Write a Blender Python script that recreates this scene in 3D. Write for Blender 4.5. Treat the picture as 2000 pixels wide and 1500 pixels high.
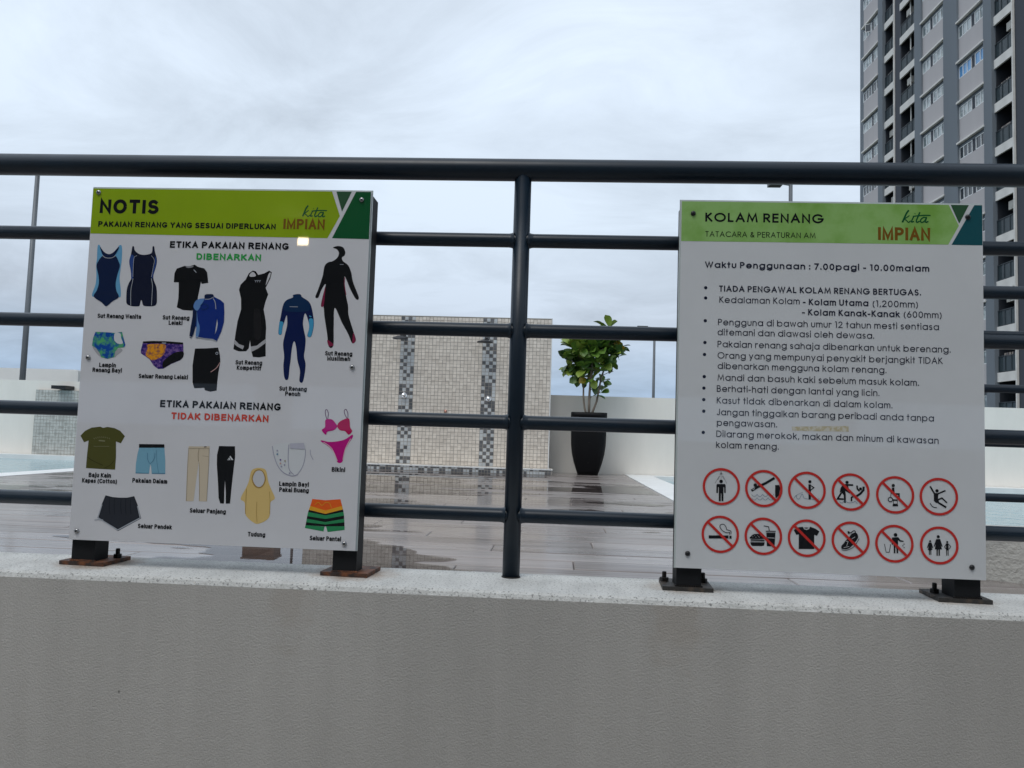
import bpy, bmesh, math, random, os
from mathutils import Vector, Matrix, noise
R = math.radians
rnd = random.Random(7)
for o in list(bpy.data.objects): bpy.data.objects.remove(o)
sc = bpy.context.scene
COL = sc.collection

# ------------------------------------------------------------------ camera
cam = bpy.data.cameras.new('camera'); co = bpy.data.objects.new('camera', cam); COL.objects.link(co); sc.camera = co
cam.sensor_fit = 'HORIZONTAL'; cam.sensor_width = 36.0; cam.lens = 36.0 * 1493.96 / 2000.0
cam.clip_start = 0.05; cam.clip_end = 2000
yaw, pitch, roll = 0.0583, 0.0671, -0.0314
fwd = Vector((-math.sin(yaw) * math.cos(pitch), math.cos(yaw) * math.cos(pitch), math.sin(pitch)))
rt = Vector((math.cos(yaw), math.sin(yaw), 0)); up = rt.cross(fwd)
r2 = rt * math.cos(roll) - up * math.sin(roll); u2 = up * math.cos(roll) + rt * math.sin(roll)
co.matrix_world = Matrix(((r2.x, u2.x, -fwd.x, 0.0858), (r2.y, u2.y, -fwd.y, -1.65), (r2.z, u2.z, -fwd.z, 0.3007), (0, 0, 0, 1)))

# ------------------------------------------------------------------ overcast sky
SUN_EL, SUN_AZ = R(58), R(205)      # azimuth clockwise from +Y
w = bpy.data.worlds.new('World'); sc.world = w; w.use_nodes = True
nt = w.node_tree; N = nt.nodes; K = nt.links
for n in list(N): N.remove(n)
def nd(t, **kw):
    n = N.new(t)
    for a, b in kw.items(): setattr(n, a, b)
    return n
out = nd('ShaderNodeOutputWorld'); bg = nd('ShaderNodeBackground'); bg.inputs[1].default_value = 0.1
sky = nd('ShaderNodeTexSky', sky_type='NISHITA'); sky.sun_disc = False; sky.sun_elevation = SUN_EL; sky.sun_rotation = SUN_AZ; sky.air_density = 1.2; sky.dust_density = 2
tc = nd('ShaderNodeTexCoord'); sep = nd('ShaderNodeSeparateXYZ'); K.new(tc.outputs['Generated'], sep.inputs[0])
def mth(op, a, b=None, c=None, clamp=False):
    n = nd('ShaderNodeMath', operation=op); n.use_clamp = clamp
    for i, v in enumerate((a, b, c)):
        if v is None: continue
        if isinstance(v, (int, float)): n.inputs[i].default_value = v
        else: K.new(v, n.inputs[i])
    return n.outputs[0]
den = mth('ADD', mth('MAXIMUM', sep.outputs[2], 0.0), 0.22)
cx_ = mth('DIVIDE', sep.outputs[0], den); cy_ = mth('DIVIDE', sep.outputs[1], den)
cmb = nd('ShaderNodeCombineXYZ'); K.new(cx_, cmb.inputs[0]); K.new(cy_, cmb.inputs[1])
def wnoise(scale, detail, rough, dist, sx=1, sy=1, off=0):
    m = nd('ShaderNodeMapping'); K.new(cmb.outputs[0], m.inputs[0]); m.inputs['Scale'].default_value = (sx, sy, 1); m.inputs['Location'].default_value = (off, off * .7, 0); m.inputs['Rotation'].default_value = (0, 0, .5)
    n = nd('ShaderNodeTexNoise'); K.new(m.outputs[0], n.inputs['Vector'])
    n.inputs['Scale'].default_value = scale; n.inputs['Detail'].default_value = detail; n.inputs['Roughness'].default_value = rough; n.inputs['Distortion'].default_value = dist
    return n.outputs[0]
n1 = wnoise(0.8, 6, .5, .3, .7, 1.0, 3.1); n2 = wnoise(2.4, 10, .62, .7, .8, 1.15, 9.3)
gr = nd('ShaderNodeValToRGB'); K.new(mth('MAXIMUM', sep.outputs[2], 0.0), gr.inputs[0])
el = gr.color_ramp.elements; el[0].position = 0.0; el[0].color = (.30, .43, .64, 1); el[1].position = .75; el[1].color = (.78, .87, .98, 1)
for p_, c_ in ((.06, (.37, .49, .66, 1)), (.15, (.53, .605, .71, 1)), (.27, (.63, .72, .825, 1)), (.45, (.69, .785, .90, 1))):
    e = el.new(p_); e.color = c_
mr = nd('ShaderNodeMapRange'); K.new(mth('ADD', mth('MULTIPLY', n1, .62), mth('MULTIPLY', n2, .38)), mr.inputs[0])
mr.inputs[1].default_value = .40; mr.inputs[2].default_value = .60; mr.inputs[3].default_value = .78; mr.inputs[4].default_value = 1.15
hs = nd('ShaderNodeVectorMath', operation='SCALE'); K.new(gr.outputs[0], hs.inputs[0]); K.new(mth('MULTIPLY', mr.outputs[0], 11.3), hs.inputs['Scale'])
mx = nd('ShaderNodeMix', data_type='RGBA'); mx.inputs[0].default_value = .10
K.new(hs.outputs[0], mx.inputs[6]); K.new(sky.outputs[0], mx.inputs[7]); K.new(mx.outputs[2], bg.inputs[0]); K.new(bg.outputs[0], out.inputs[0])
sun = bpy.data.lights.new('sun', 'SUN'); sun.energy = 0.95; sun.angle = R(25); sun.color = (1, .96, .9)
so = bpy.data.objects.new('sun', sun); COL.objects.link(so)
sd = Vector((math.sin(SUN_AZ) * math.cos(SUN_EL), math.cos(SUN_AZ) * math.cos(SUN_EL), math.sin(SUN_EL)))
so.rotation_euler = sd.to_track_quat('Z', 'Y').to_euler()
vs = sc.view_settings; sc.display_settings.display_device = 'sRGB'; vs.view_transform = 'Standard'; vs.look = 'None'; vs.exposure = 0; vs.gamma = 1; vs.use_curve_mapping = False

# ------------------------------------------------------------------ helpers
def mat(name, col, rough=.6, metal=0, spec=.5, bump=0, bscale=60, var=0, vscale=5, col2=None, coat=0, emis=None, detail=6, vstretch=(1, 1, 1), lo=.35, hi=.65, rvar=0, ior=1.5):
    m = bpy.data.materials.new(name); m.use_nodes = True; t = m.node_tree; b = t.nodes['Principled BSDF']
    b.inputs['Base Color'].default_value = (*col, 1); b.inputs['Roughness'].default_value = rough; b.inputs['Metallic'].default_value = metal
    b.inputs['Specular IOR Level'].default_value = spec; b.inputs['Coat Weight'].default_value = coat; b.inputs['Coat Roughness'].default_value = .04; b.inputs['IOR'].default_value = ior
    if emis: b.inputs['Emission Color'].default_value = (*emis[0], 1); b.inputs['Emission Strength'].default_value = emis[1]
    tcn = t.nodes.new('ShaderNodeTexCoord')
    def nz(scale, det, st=(1, 1, 1)):
        mp = t.nodes.new('ShaderNodeMapping'); t.links.new(tcn.outputs['Object'], mp.inputs[0]); mp.inputs['Scale'].default_value = st
        n = t.nodes.new('ShaderNodeTexNoise'); t.links.new(mp.outputs[0], n.inputs['Vector']); n.inputs['Scale'].default_value = scale; n.inputs['Detail'].default_value = det; n.inputs['Roughness'].default_value = .6
        return n
    if var or col2:
        n = nz(vscale, detail, vstretch); r_ = t.nodes.new('ShaderNodeValToRGB'); t.links.new(n.outputs[0], r_.inputs[0])
        c2 = col2 if col2 else tuple(c * (1 - var) for c in col); c1 = col if col2 else tuple(min(1, c * (1 + var * .6)) for c in col)
        r_.color_ramp.elements[0].position = lo; r_.color_ramp.elements[1].position = hi
        r_.color_ramp.elements[0].color = (*c1, 1); r_.color_ramp.elements[1].color = (*c2, 1)
        t.links.new(r_.outputs[0], b.inputs['Base Color'])
        if rvar:
            q = t.nodes.new('ShaderNodeMapRange'); t.links.new(n.outputs[0], q.inputs[0]); q.inputs[1].default_value = .3; q.inputs[2].default_value = .7
            q.inputs[3].default_value = max(0, rough - rvar); q.inputs[4].default_value = rough + rvar; t.links.new(q.outputs[0], b.inputs['Roughness'])
    if bump:
        n = nz(bscale, 4); bp = t.nodes.new('ShaderNodeBump'); bp.inputs['Strength'].default_value = min(1, bump); bp.inputs['Distance'].default_value = bump * .5 / bscale
        t.links.new(n.outputs[0], bp.inputs['Height']); t.links.new(bp.outputs[0], b.inputs['Normal'])
    return m

def put(bm, name, m, parent=None, smooth=False, loc=None, bev=0):
    if bev: bmesh.ops.bevel(bm, geom=[e for e in bm.edges if e.calc_face_angle(0) > .6], offset=bev, segments=2, affect='EDGES', profile=.5)
    me = bpy.data.meshes.new(name); bm.to_mesh(me); bm.free()
    for q in (m if isinstance(m, (list, tuple)) else [m]): me.materials.append(q)
    if smooth:
        for p in me.polygons: p.use_smooth = True
    o = bpy.data.objects.new(name, me); COL.objects.link(o)
    if parent: o.parent = parent
    if loc: o.location = loc
    return o
def tag(o, label=None, cat=None, group=None, kind=None):
    if label: o['label'] = label
    if cat: o['category'] = cat
    if group: o['group'] = group
    if kind: o['kind'] = kind
    return o
def empty(name, loc, label, cat, group=None, rz=0):
    o = bpy.data.objects.new(name, None); COL.objects.link(o); o.location = loc; o.rotation_euler.z = rz; o.empty_display_size = .1
    return tag(o, label, cat, group)
def inst(src, parent=None, loc=None, rot=None, scale=None):
    o = src.copy(); COL.objects.link(o)
    if parent is not None: o.parent = parent
    if loc is not None: o.location = loc
    if rot is not None: o.rotation_euler = rot
    if scale is not None: o.scale = scale
    return o
def copy_tree(src, loc, label, parent=None, loose=False):
    c = src.copy(); COL.objects.link(c); c.location = loc if loc is not None else src.location
    if parent is not None: c.parent = parent
    if label: c['label'] = label
    for ch in [k for k in src.children]:
        copy_tree(ch, None, None, c)
    return c
def box(bm, x0, x1, y0, y1, z0, z1, mi=0):
    v = [bm.verts.new(p) for p in ((x0, y0, z0), (x1, y0, z0), (x1, y1, z0), (x0, y1, z0), (x0, y0, z1), (x1, y0, z1), (x1, y1, z1), (x0, y1, z1))]
    for f in ((3, 2, 1, 0), (4, 5, 6, 7), (0, 1, 5, 4), (1, 2, 6, 5), (2, 3, 7, 6), (3, 0, 4, 7)):
        fc = bm.faces.new([v[i] for i in f]); fc.material_index = mi
    return v
def B(*a, **k):
    bm = bmesh.new(); box(bm, *a); return bm
def tube(bm, pts, rad, seg=16, cap=True):
    pts = [Vector(p) for p in pts]; n = len(pts)
    rads = rad if isinstance(rad, (list, tuple)) else [rad] * n
    rings = []; prev = None
    for i, p in enumerate(pts):
        d = (pts[min(i + 1, n - 1)] - pts[max(i - 1, 0)]).normalized()
        if prev is None:
            a = d.cross(Vector((0, 0, 1)))
            if a.length < .1: a = d.cross(Vector((1, 0, 0)))
        else: a = prev - d * prev.dot(d)
        a.normalize(); prev = a; b = d.cross(a)
        rings.append([bm.verts.new(p + (a * math.cos(t) + b * math.sin(t)) * rads[i]) for t in [2 * math.pi * k / seg for k in range(seg)]])
    for i in range(n - 1):
        for k in range(seg): bm.faces.new((rings[i][k], rings[i][(k + 1) % seg], rings[i + 1][(k + 1) % seg], rings[i + 1][k]))
    if cap: bm.faces.new(rings[0][::-1]); bm.faces.new(rings[-1])
def lathe(bm, prof, seg=24, M=None, cap=True):
    rs = []
    for r, z in prof:
        rs.append([bm.verts.new((M @ Vector((r * math.cos(t), r * math.sin(t), z))) if M else (r * math.cos(t), r * math.sin(t), z)) for t in [2 * math.pi * k / seg for k in range(seg)]])
    for i in range(len(rs) - 1):
        for k in range(seg): bm.faces.new((rs[i][k], rs[i][(k + 1) % seg], rs[i + 1][(k + 1) % seg], rs[i + 1][k]))
    if cap: bm.faces.new(rs[0][::-1]); bm.faces.new(rs[-1])

# ------------------------------------------------------------------ materials
M_kerbtop = mat('white_coping_paint', (.665, .665, .64), .8, bump=1.2, bscale=170, col2=(.26, .26, .25), vscale=210, lo=.575, hi=.66, detail=2)
M_wallpaint = mat('grey_textured_paint', (.50, .48, .45), .85, bump=1.0, bscale=280, var=.12, vscale=1.6, vstretch=(1, 1, .35))
M_white = mat('white_render', (.84, .80, .73), .8, bump=.25, bscale=40, var=.09, vscale=1.3, vstretch=(1, 1, .3))
M_white2 = mat('white_render_far', (.82, .81, .78), .8, var=.06, vscale=.6)
M_rail = mat('dark_blue_grey_paint', (.008, .018, .031), .36, spec=.4, bump=.04, bscale=25, var=.15, vscale=9, rvar=.05)
M_black = mat('black_box_tube', (.009, .010, .012), .6, spec=.25, bump=.2, bscale=60)
M_rust = mat('rusty_steel', (.035, .022, .018), .65, col2=(.19, .065, .022), vscale=38, bump=.8, bscale=90, lo=.42, hi=.6)
M_dirty = mat('grimy_steel', (.03, .028, .026), .6, col2=(.12, .085, .06), vscale=45, bump=.8, bscale=90, lo=.5, hi=.68)
M_bolt = mat('dark_bolt', (.02, .018, .017), .5, metal=.6, bump=.3, bscale=200)
M_screw = mat('steel_screw', (.35, .35, .35), .25, metal=1)
M_screwb = mat('black_screw', (.01, .01, .012), .35)
M_backing = mat('backing_board', (.42, .43, .42), .6)
M_acry = mat('acrylic_edge', (.50, .56, .55), .15, spec=.6)
M_mortar = mat('grey_grout', (.33, .30, .265), .85)
M_chrome = mat('chrome', (.85, .85, .86), .12, metal=1)
M_darkmetal = mat('dark_metal', (.03, .03, .033), .35, metal=.5)
M_pot = mat('black_planter', (.004, .004, .005), .5, spec=.18, bump=.1, bscale=20)
M_soil = mat('potting_soil', (.03, .02, .013), .9, bump=1, bscale=60)
M_bark = mat('bark', (.22, .18, .14), .85, bump=.8, bscale=40, var=.4, vscale=25, vstretch=(1, 1, .3))
M_galv = mat('galvanised_pole', (.17, .185, .20), .5, metal=.3, var=.25, vscale=3, vstretch=(1, 1, .2))
M_lamp = mat('lamp_housing', (.05, .055, .06), .5)
M_coping = mat('pool_coping', (.80, .80, .78), .45, bump=.2, bscale=50, var=.06, vscale=4)
M_ground = mat('ground', (.10, .11, .09), .9, var=.3, vscale=.2)
M_dark = mat('tower_dark_grey', (.165, .190, .215), .8, var=.08, vscale=.25, vstretch=(1, 1, .15))
M_recess_shade = mat('balcony_recess_shade', (.022, .026, .034), .85)  # shade of the balcony recess put into the colour of slab and lining
M_darker = mat('tower_charcoal', (.055, .062, .078), .8)
M_light = mat('tower_light_grey', (.50, .475, .475), .8, var=.06, vscale=.3, vstretch=(1, 1, .2))
M_fasc = mat('tower_fascia', (.74, .72, .68), .75, var=.12, vscale=.7)
M_frame = mat('window_frame_white', (.78, .80, .80), .4)
M_glass = mat('window_pane', (.48, .54, .55), .12, spec=.8, col2=(.20, .24, .25), vscale=.9, lo=.45, hi=.55, detail=2)
M_glass2 = mat('window_pane_curtained', (.55, .60, .60), .15, spec=.6, col2=(.34, .38, .39), vscale=2.5, lo=.45, hi=.55, detail=2)
M_glassb = mat('window_pane_blue', (.13, .36, .68), .08, spec=.8)
M_glassd = mat('window_pane_dark', (.04, .05, .06), .08, spec=.8)
M_bal = mat('balcony_bars', (.035, .05, .06), .4)
M_balglass = mat('balcony_glass', (.065, .10, .115), .1, spec=.7)
M_ac = mat('ac_casing', (.55, .53, .48), .5)
M_ceil = mat('walkway_ceiling', (.62, .61, .59), .8)
M_floor = mat('walkway_floor', (.42, .40, .37), .6, var=.1, vscale=2)
M_inwall = mat('walkway_wall', (.60, .58, .55), .8)

def leafmat(n, c, c2): 
    m = mat(n, c, .38, spec=.5, col2=c2, vscale=14, lo=.4, hi=.62, bump=.3, bscale=30)
    return m
LEAF = [leafmat('leaf_green', (.07, .16, .022), (.12, .21, .03)), leafmat('leaf_dark', (.028, .078, .018), (.05, .11, .02)), leafmat('leaf_yellow', (.34, .32, .035), (.46, .26, .03)), leafmat('leaf_pale', (.17, .27, .04), (.25, .32, .05))]

def tile_mat(name, a, b, size, rough=.3, off=(0, 0, 0)):
    m = bpy.data.materials.new(name); m.use_nodes = True; t = m.node_tree; p = t.nodes['Principled BSDF']
    g = t.nodes.new('ShaderNodeNewGeometry'); d = t.nodes.new('ShaderNodeVectorMath'); d.operation = 'SCALE'; d.inputs['Scale'].default_value = 1 / size
    ad = t.nodes.new('ShaderNodeVectorMath'); ad.operation = 'ADD'; ad.inputs[1].default_value = off; t.links.new(g.outputs['Position'], d.inputs[0]); t.links.new(d.outputs[0], ad.inputs[0])
    fl = t.nodes.new('ShaderNodeVectorMath'); fl.operation = 'FLOOR'; t.links.new(ad.outputs[0], fl.inputs[0])
    wn = t.nodes.new('ShaderNodeTexWhiteNoise'); wn.noise_dimensions = '3D'; t.links.new(fl.outputs[0], wn.inputs[0])
    n = t.nodes.new('ShaderNodeTexNoise'); n.inputs['Scale'].default_value = 1.2; n.inputs['Detail'].default_value = 5; t.links.new(g.outputs['Position'], n.inputs['Vector'])
    mm_ = t.nodes.new('ShaderNodeMath'); mm_.operation = 'MULTIPLY_ADD'; t.links.new(n.outputs[0], mm_.inputs[0]); mm_.inputs[1].default_value = .7; t.links.new(wn.outputs['Value'], mm_.inputs[2])
    mr_ = t.nodes.new('ShaderNodeMapRange'); t.links.new(mm_.outputs[0], mr_.inputs[0]); mr_.inputs[1].default_value = .2; mr_.inputs[2].default_value = 1.5
    mx_ = t.nodes.new('ShaderNodeMix'); mx_.data_type = 'RGBA'; mx_.inputs[6].default_value = (*a, 1); mx_.inputs[7].default_value = (*b, 1); t.links.new(mr_.outputs[0], mx_.inputs[0])
    t.links.new(mx_.outputs[2], p.inputs['Base Color']); p.inputs['Roughness'].default_value = rough
    return m
TS = .0475
M_tile = tile_mat('mosaic_cream', (.80, .73, .64), (.58, .52, .45), TS)
M_tiled = tile_mat('mosaic_charcoal', (.075, .08, .085), (.17, .17, .175), TS)
M_tilel = tile_mat('mosaic_pale_grey', (.42, .44, .45), (.58, .60, .60), TS)

def dirty(m, pts, rcol, streak=.9, wall=False):
    # extra wear: narrow vertical streaks, hairline cracks and rust bled from the steel feet
    t = m.node_tree; p = t.nodes['Principled BSDF']; src = p.inputs['Base Color'].links[0].from_socket
    g = t.nodes.new('ShaderNodeNewGeometry'); n_ = t.nodes.new; l_ = t.links.new
    def M_(op, a, b=None):
        q = n_('ShaderNodeMath'); q.operation = op
        for i, v in enumerate((a, b)):
            if v is None: continue
            if isinstance(v, (int, float)): q.inputs[i].default_value = v
            else: l_(v, q.inputs[i])
        return q.outputs[0]
    mp = n_('ShaderNodeMapping'); mp.inputs['Scale'].default_value = (9, 3, .5); l_(g.outputs['Position'], mp.inputs[0])
    nz = n_('ShaderNodeTexNoise'); nz.inputs['Scale'].default_value = 2.2; nz.inputs['Detail'].default_value = 6; l_(mp.outputs[0], nz.inputs['Vector'])
    mr1 = n_('ShaderNodeMapRange'); l_(nz.outputs[0], mr1.inputs[0]); mr1.inputs[1].default_value = .35; mr1.inputs[2].default_value = .7; mr1.inputs[3].default_value = 1.04; mr1.inputs[4].default_value = streak
    sc1 = n_('ShaderNodeVectorMath'); sc1.operation = 'SCALE'; l_(src, sc1.inputs[0]); l_(mr1.outputs[0], sc1.inputs['Scale'])
    cur = sc1.outputs[0]
    fine = n_('ShaderNodeTexNoise'); fine.inputs['Scale'].default_value = 26; fine.inputs['Detail'].default_value = 6; l_(g.outputs['Position'], fine.inputs['Vector'])
    if wall:    # a few dark specks and chips
        sp = n_('ShaderNodeTexNoise'); sp.inputs['Scale'].default_value = 21; sp.inputs['Detail'].default_value = 2; l_(g.outputs['Position'], sp.inputs['Vector'])
        f = n_('ShaderNodeMapRange'); l_(sp.outputs[0], f.inputs[0]); f.inputs[1].default_value = .785; f.inputs[2].default_value = .80; mxx = n_('ShaderNodeMix'); mxx.data_type = 'RGBA'; l_(f.outputs[0], mxx.inputs[0]); l_(cur, mxx.inputs[6]); mxx.inputs[7].default_value = (.06, .055, .05, 1); cur = mxx.outputs[2]
    for (x, y, z, rad, st) in pts:
        d = n_('ShaderNodeVectorMath'); d.operation = 'SUBTRACT'; l_(g.outputs['Position'], d.inputs[0]); d.inputs[1].default_value = (x, y, z)
        d2 = n_('ShaderNodeVectorMath'); d2.operation = 'MULTIPLY'; l_(d.outputs[0], d2.inputs[0]); d2.inputs[1].default_value = (1, 1, .45)
        ln = n_('ShaderNodeVectorMath'); ln.operation = 'LENGTH'; l_(d2.outputs[0], ln.inputs[0])
        e = M_('ADD', ln.outputs['Value'], M_('MULTIPLY', M_('SUBTRACT', fine.outputs[0], .5), .10))
        f = n_('ShaderNodeMapRange'); l_(e, f.inputs[0]); f.inputs[1].default_value = rad; f.inputs[2].default_value = rad * .45; f.inputs[3].default_value = 0; f.inputs[4].default_value = st
        mxx = n_('ShaderNodeMix'); mxx.data_type = 'RGBA'; l_(f.outputs[0], mxx.inputs[0]); l_(cur, mxx.inputs[6]); mxx.inputs[7].default_value = (*rcol, 1); cur = mxx.outputs[2]
    l_(cur, p.inputs['Base Color'])
dirty(M_kerbtop, [(-.885, -.03, 0, .10, .55), (-.33, -.03, 0, .10, .6), (.36, -.03, 0, .085, .35), (.89, -.04, 0, .085, .3)], (.30, .17, .08), .86)
dirty(M_wallpaint, [(.33, -.16, -.02, .06, .18), (-.42, -.16, -.015, .05, .15)], (.30, .21, .13), .975, True)
# wet wood-look planks
def plank_mat(name, a, b, rough, coat):
    m = bpy.data.materials.new(name); m.use_nodes = True; t = m.node_tree; p = t.nodes['Principled BSDF']
    g = t.nodes.new('ShaderNodeNewGeometry')
    def nz(sc_, st, det, dist=0):
        mp = t.nodes.new('ShaderNodeMapping'); mp.inputs['Scale'].default_value = st; t.links.new(g.outputs['Position'], mp.inputs[0])
        n = t.nodes.new('ShaderNodeTexNoise'); n.inputs['Scale'].default_value = sc_; n.inputs['Detail'].default_value = det; n.inputs['Distortion'].default_value = dist; t.links.new(mp.outputs[0], n.inputs['Vector']); return n
    grain = nz(9, (.22, 6, 1), 8, .6); big = nz(.9, (.6, 1.5, 1), 4)
    oi = t.nodes.new('ShaderNodeObjectInfo')
    ad = t.nodes.new('ShaderNodeMath'); ad.operation = 'MULTIPLY_ADD'; t.links.new(oi.outputs['Random'], ad.inputs[0]); ad.inputs[1].default_value = .25; t.links.new(grain.outputs[0], ad.inputs[2])
    r_ = t.nodes.new('ShaderNodeValToRGB'); t.links.new(ad.outputs[0], r_.inputs[0]); r_.color_ramp.elements[0].position = .40; r_.color_ramp.elements[1].position = .80
    r_.color_ramp.elements[0].color = (*a, 1); r_.color_ramp.elements[1].color = (*b, 1); t.links.new(r_.outputs[0], p.inputs['Base Color'])
    q = t.nodes.new('ShaderNodeMapRange'); t.links.new(big.outputs[0], q.inputs[0]); q.inputs[1].default_value = .38; q.inputs[2].default_value = .62; q.inputs[3].default_value = rough * .45; q.inputs[4].default_value = rough * 1.5; t.links.new(q.outputs[0], p.inputs['Roughness'])
    bp = t.nodes.new('ShaderNodeBump'); bp.inputs['Strength'].default_value = .5; bp.inputs['Distance'].default_value = .0008; t.links.new(grain.outputs[0], bp.inputs['Height']); t.links.new(bp.outputs[0], p.inputs['Normal'])
    p.inputs['Coat Weight'].default_value = coat; p.inputs['Coat Roughness'].default_value = .10; p.inputs['Coat IOR'].default_value = 1.33
    return m
M_plank = plank_mat('wet_plank_tile', (.145, .118, .107), (.33, .288, .27), .30, .22)
M_joint = mat('deck_joint', (.11, .095, .088), .6)
def film_mat(name, tint, rough, ior=1.33, bump=0):
    m = bpy.data.materials.new(name); m.use_nodes = True; t = m.node_tree; t.nodes.remove(t.nodes['Principled BSDF']); o = t.nodes['Material Output']
    fr = t.nodes.new('ShaderNodeFresnel'); fr.inputs[0].default_value = ior; tr = t.nodes.new('ShaderNodeBsdfTransparent'); tr.inputs[0].default_value = (*tint, 1)
    gl = t.nodes.new('ShaderNodeBsdfGlossy'); gl.inputs['Roughness'].default_value = rough; mx_ = t.nodes.new('ShaderNodeMixShader')
    t.links.new(fr.outputs[0], mx_.inputs[0]); t.links.new(tr.outputs[0], mx_.inputs[1]); t.links.new(gl.outputs[0], mx_.inputs[2]); t.links.new(mx_.outputs[0], o.inputs[0])
    if bump:
        n = t.nodes.new('ShaderNodeTexNoise'); n.inputs['Scale'].default_value = 7; n.inputs['Detail'].default_value = 3; g = t.nodes.new('ShaderNodeNewGeometry'); t.links.new(g.outputs['Position'], n.inputs['Vector'])
        bp = t.nodes.new('ShaderNodeBump'); bp.inputs['Strength'].default_value = .3; bp.inputs['Distance'].default_value = bump; t.links.new(n.outputs[0], bp.inputs['Height']); t.links.new(bp.outputs[0], gl.inputs['Normal']); t.links.new(bp.outputs[0], fr.inputs['Normal'])
    return m
M_film = film_mat('rain_water_film', (.62, .60, .60), .012, bump=.0006)
M_pool = mat('pool_water', (.30, .46, .50), .05, spec=.5, ior=1.33, bump=.5, bscale=5, col2=(.24, .40, .45), vscale=1.5)

# ------------------------------------------------------------------ setting
DZ = -.18
WALLY = 8.85
s = put(B(-400, 400, -400, 600, -1.62, -1.6), 'ground', M_ground); tag(s, kind='structure')
# deck slab under the planks (holes left for the pools)
def slab(x0, x1, y0, y1, z0, z1, nm='deck_slab'): return tag(put(B(x0, x1, y0, y1, z0, z1), nm, M_joint), kind='structure')
PLX = -4.83; PRX = 1.40; PRY = 2.75; PLY = 2.6
slab(-12, 12, .06, 2.3, -.6, DZ - .012)
slab(PLX - .01, PRX + .01, 2.3, WALLY, -.6, DZ - .012)

# planks: rows run along X
PW, PL, G = .181, 1.195, .005
def plank_mesh(L):
    bm = bmesh.new(); z1 = 0; e = .0035
    b0 = [(0, 0), (L, 0), (L, PW), (0, PW)]; b1 = [(e, e), (L - e, e), (L - e, PW - e), (e, PW - e)]
    lo_ = [bm.verts.new((x, y, -.011)) for x, y in b0]; mi_ = [bm.verts.new((x, y, -e)) for x, y in b0]; hi_ = [bm.verts.new((x, y, 0)) for x, y in b1]
    for k in range(4):
        bm.faces.new((lo_[k], lo_[(k + 1) % 4], mi_[(k + 1) % 4], mi_[k])); bm.faces.new((mi_[k], mi_[(k + 1) % 4], hi_[(k + 1) % 4], hi_[k]))
    bm.faces.new(hi_); return bm
floor = tag(put(B(PLX, PRX, .07, .09, DZ - .1, DZ - .013), 'pool_deck', M_joint), kind='structure')
proto = None; far_bm = bmesh.new(); cnt = 0
y = .075; row = 0; rr = random.Random(3)
while y + PW < 7.9:
    off = (row * .43) % PL
    x0, x1 = (-6.6, 6.6) if y < 2.1 else (PLX + .28, PRX - .36)
    if y > 2.1: x1 = 1.03
    x = -9.6 + off
    while x < x1:
        a, b = max(x, x0), min(x + PL, x1)
        if b - a > .05:
            L = b - a; dz = rr.uniform(-.0006, .0006)
            if y < 2.9 and abs(L - PL) < 1e-6 and a > -3.2 and b < 3.4:
                if proto is None: proto = put(plank_mesh(PL), 'plank', M_plank, floor); o = proto
                else: o = inst(proto, floor)
                o.location = (a, y, DZ + dz); o.rotation_euler = (rr.uniform(-.0028, .0028), rr.uniform(-.0005, .0005), 0); cnt += 1
            else:
                t = plank_mesh(L); bmesh.ops.rotate(t, verts=t.verts, cent=(0, 0, 0), matrix=Matrix.Rotation(rr.uniform(-.0028, .0028), 3, 'X')); bmesh.ops.translate(t, verts=t.verts, vec=(a, y, DZ + dz))
                me = bpy.data.meshes.new('t'); t.to_mesh(me); t.free(); far_bm.from_mesh(me); bpy.data.meshes.remove(me)
        x += PL + .0025
    y += PW + G; row += 1
# the rows beside and behind the shower kerb
for (xa, xb) in ((PLX + .28, -3.25), (.06, 1.03)):
    y = 7.95 - .01 + .0
    yy = (int((7.95 - .075) / (PW + G))) * (PW + G) + .075
    while yy + PW < WALLY + .1:
        t = plank_mesh(xb - xa); bmesh.ops.translate(t, verts=t.verts, vec=(xa, yy, DZ)); me = bpy.data.meshes.new('t'); t.to_mesh(me); t.free(); far_bm.from_mesh(me); bpy.data.meshes.remove(me); yy += PW + G
tag(put(far_bm, 'far_planks', M_plank, floor), kind='stuff')

# rain puddles lying on the deck: outline from a noise field, clipped cell by cell
def pfield(x, y):
    n = noise.noise(Vector((x * .75, y * 1.9, 3.3))) * .9 + noise.noise(Vector((x * 2.6, y * 6.5, 8.1))) * .42 + noise.noise(Vector((x * 9, y * 16, 1.7))) * .16 + noise.noise(Vector((x * 1.1, y * 13, 5.7))) * (.75 if y > 4 else .35)
    b = -.55
    if y < 7.95:
        b += 1.0 * math.exp(-(((x + 1.5) / 1.25) ** 2 + ((y - 6.3) / 1.9) ** 2))
        b += .95 * math.exp(-(((x + .95) / .62) ** 2 + ((y - 1.25) / .75) ** 2))
        b += .55 * math.exp(-(((x + 1.0) / .5) ** 2 + ((y - 3.0) / .7) ** 2))
        b += .50 * math.exp(-(((x - .5) / .8) ** 2 + ((y - 6.3) / 1.5) ** 2))
        b += .40 * math.exp(-(((x + 3.6) / 1.0) ** 2 + ((y - 4.6) / 2.0) ** 2))
    return n + b
bm = bmesh.new(); cx0, cx1, cy0, cy1, stx, sty = PLX + .3, 1.02, .10, 7.93, .022, .022
nx, ny = int((cx1 - cx0) / stx), int((cy1 - cy0) / sty)
prevrow = [pfield(cx0 + i * stx, cy0) for i in range(nx + 1)]; vc = {}
def vkey(p):
    k = (round(p[0], 4), round(p[1], 4))
    if k not in vc: vc[k] = bm.verts.new((p[0], p[1], DZ + .0016))
    return vc[k]
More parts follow.
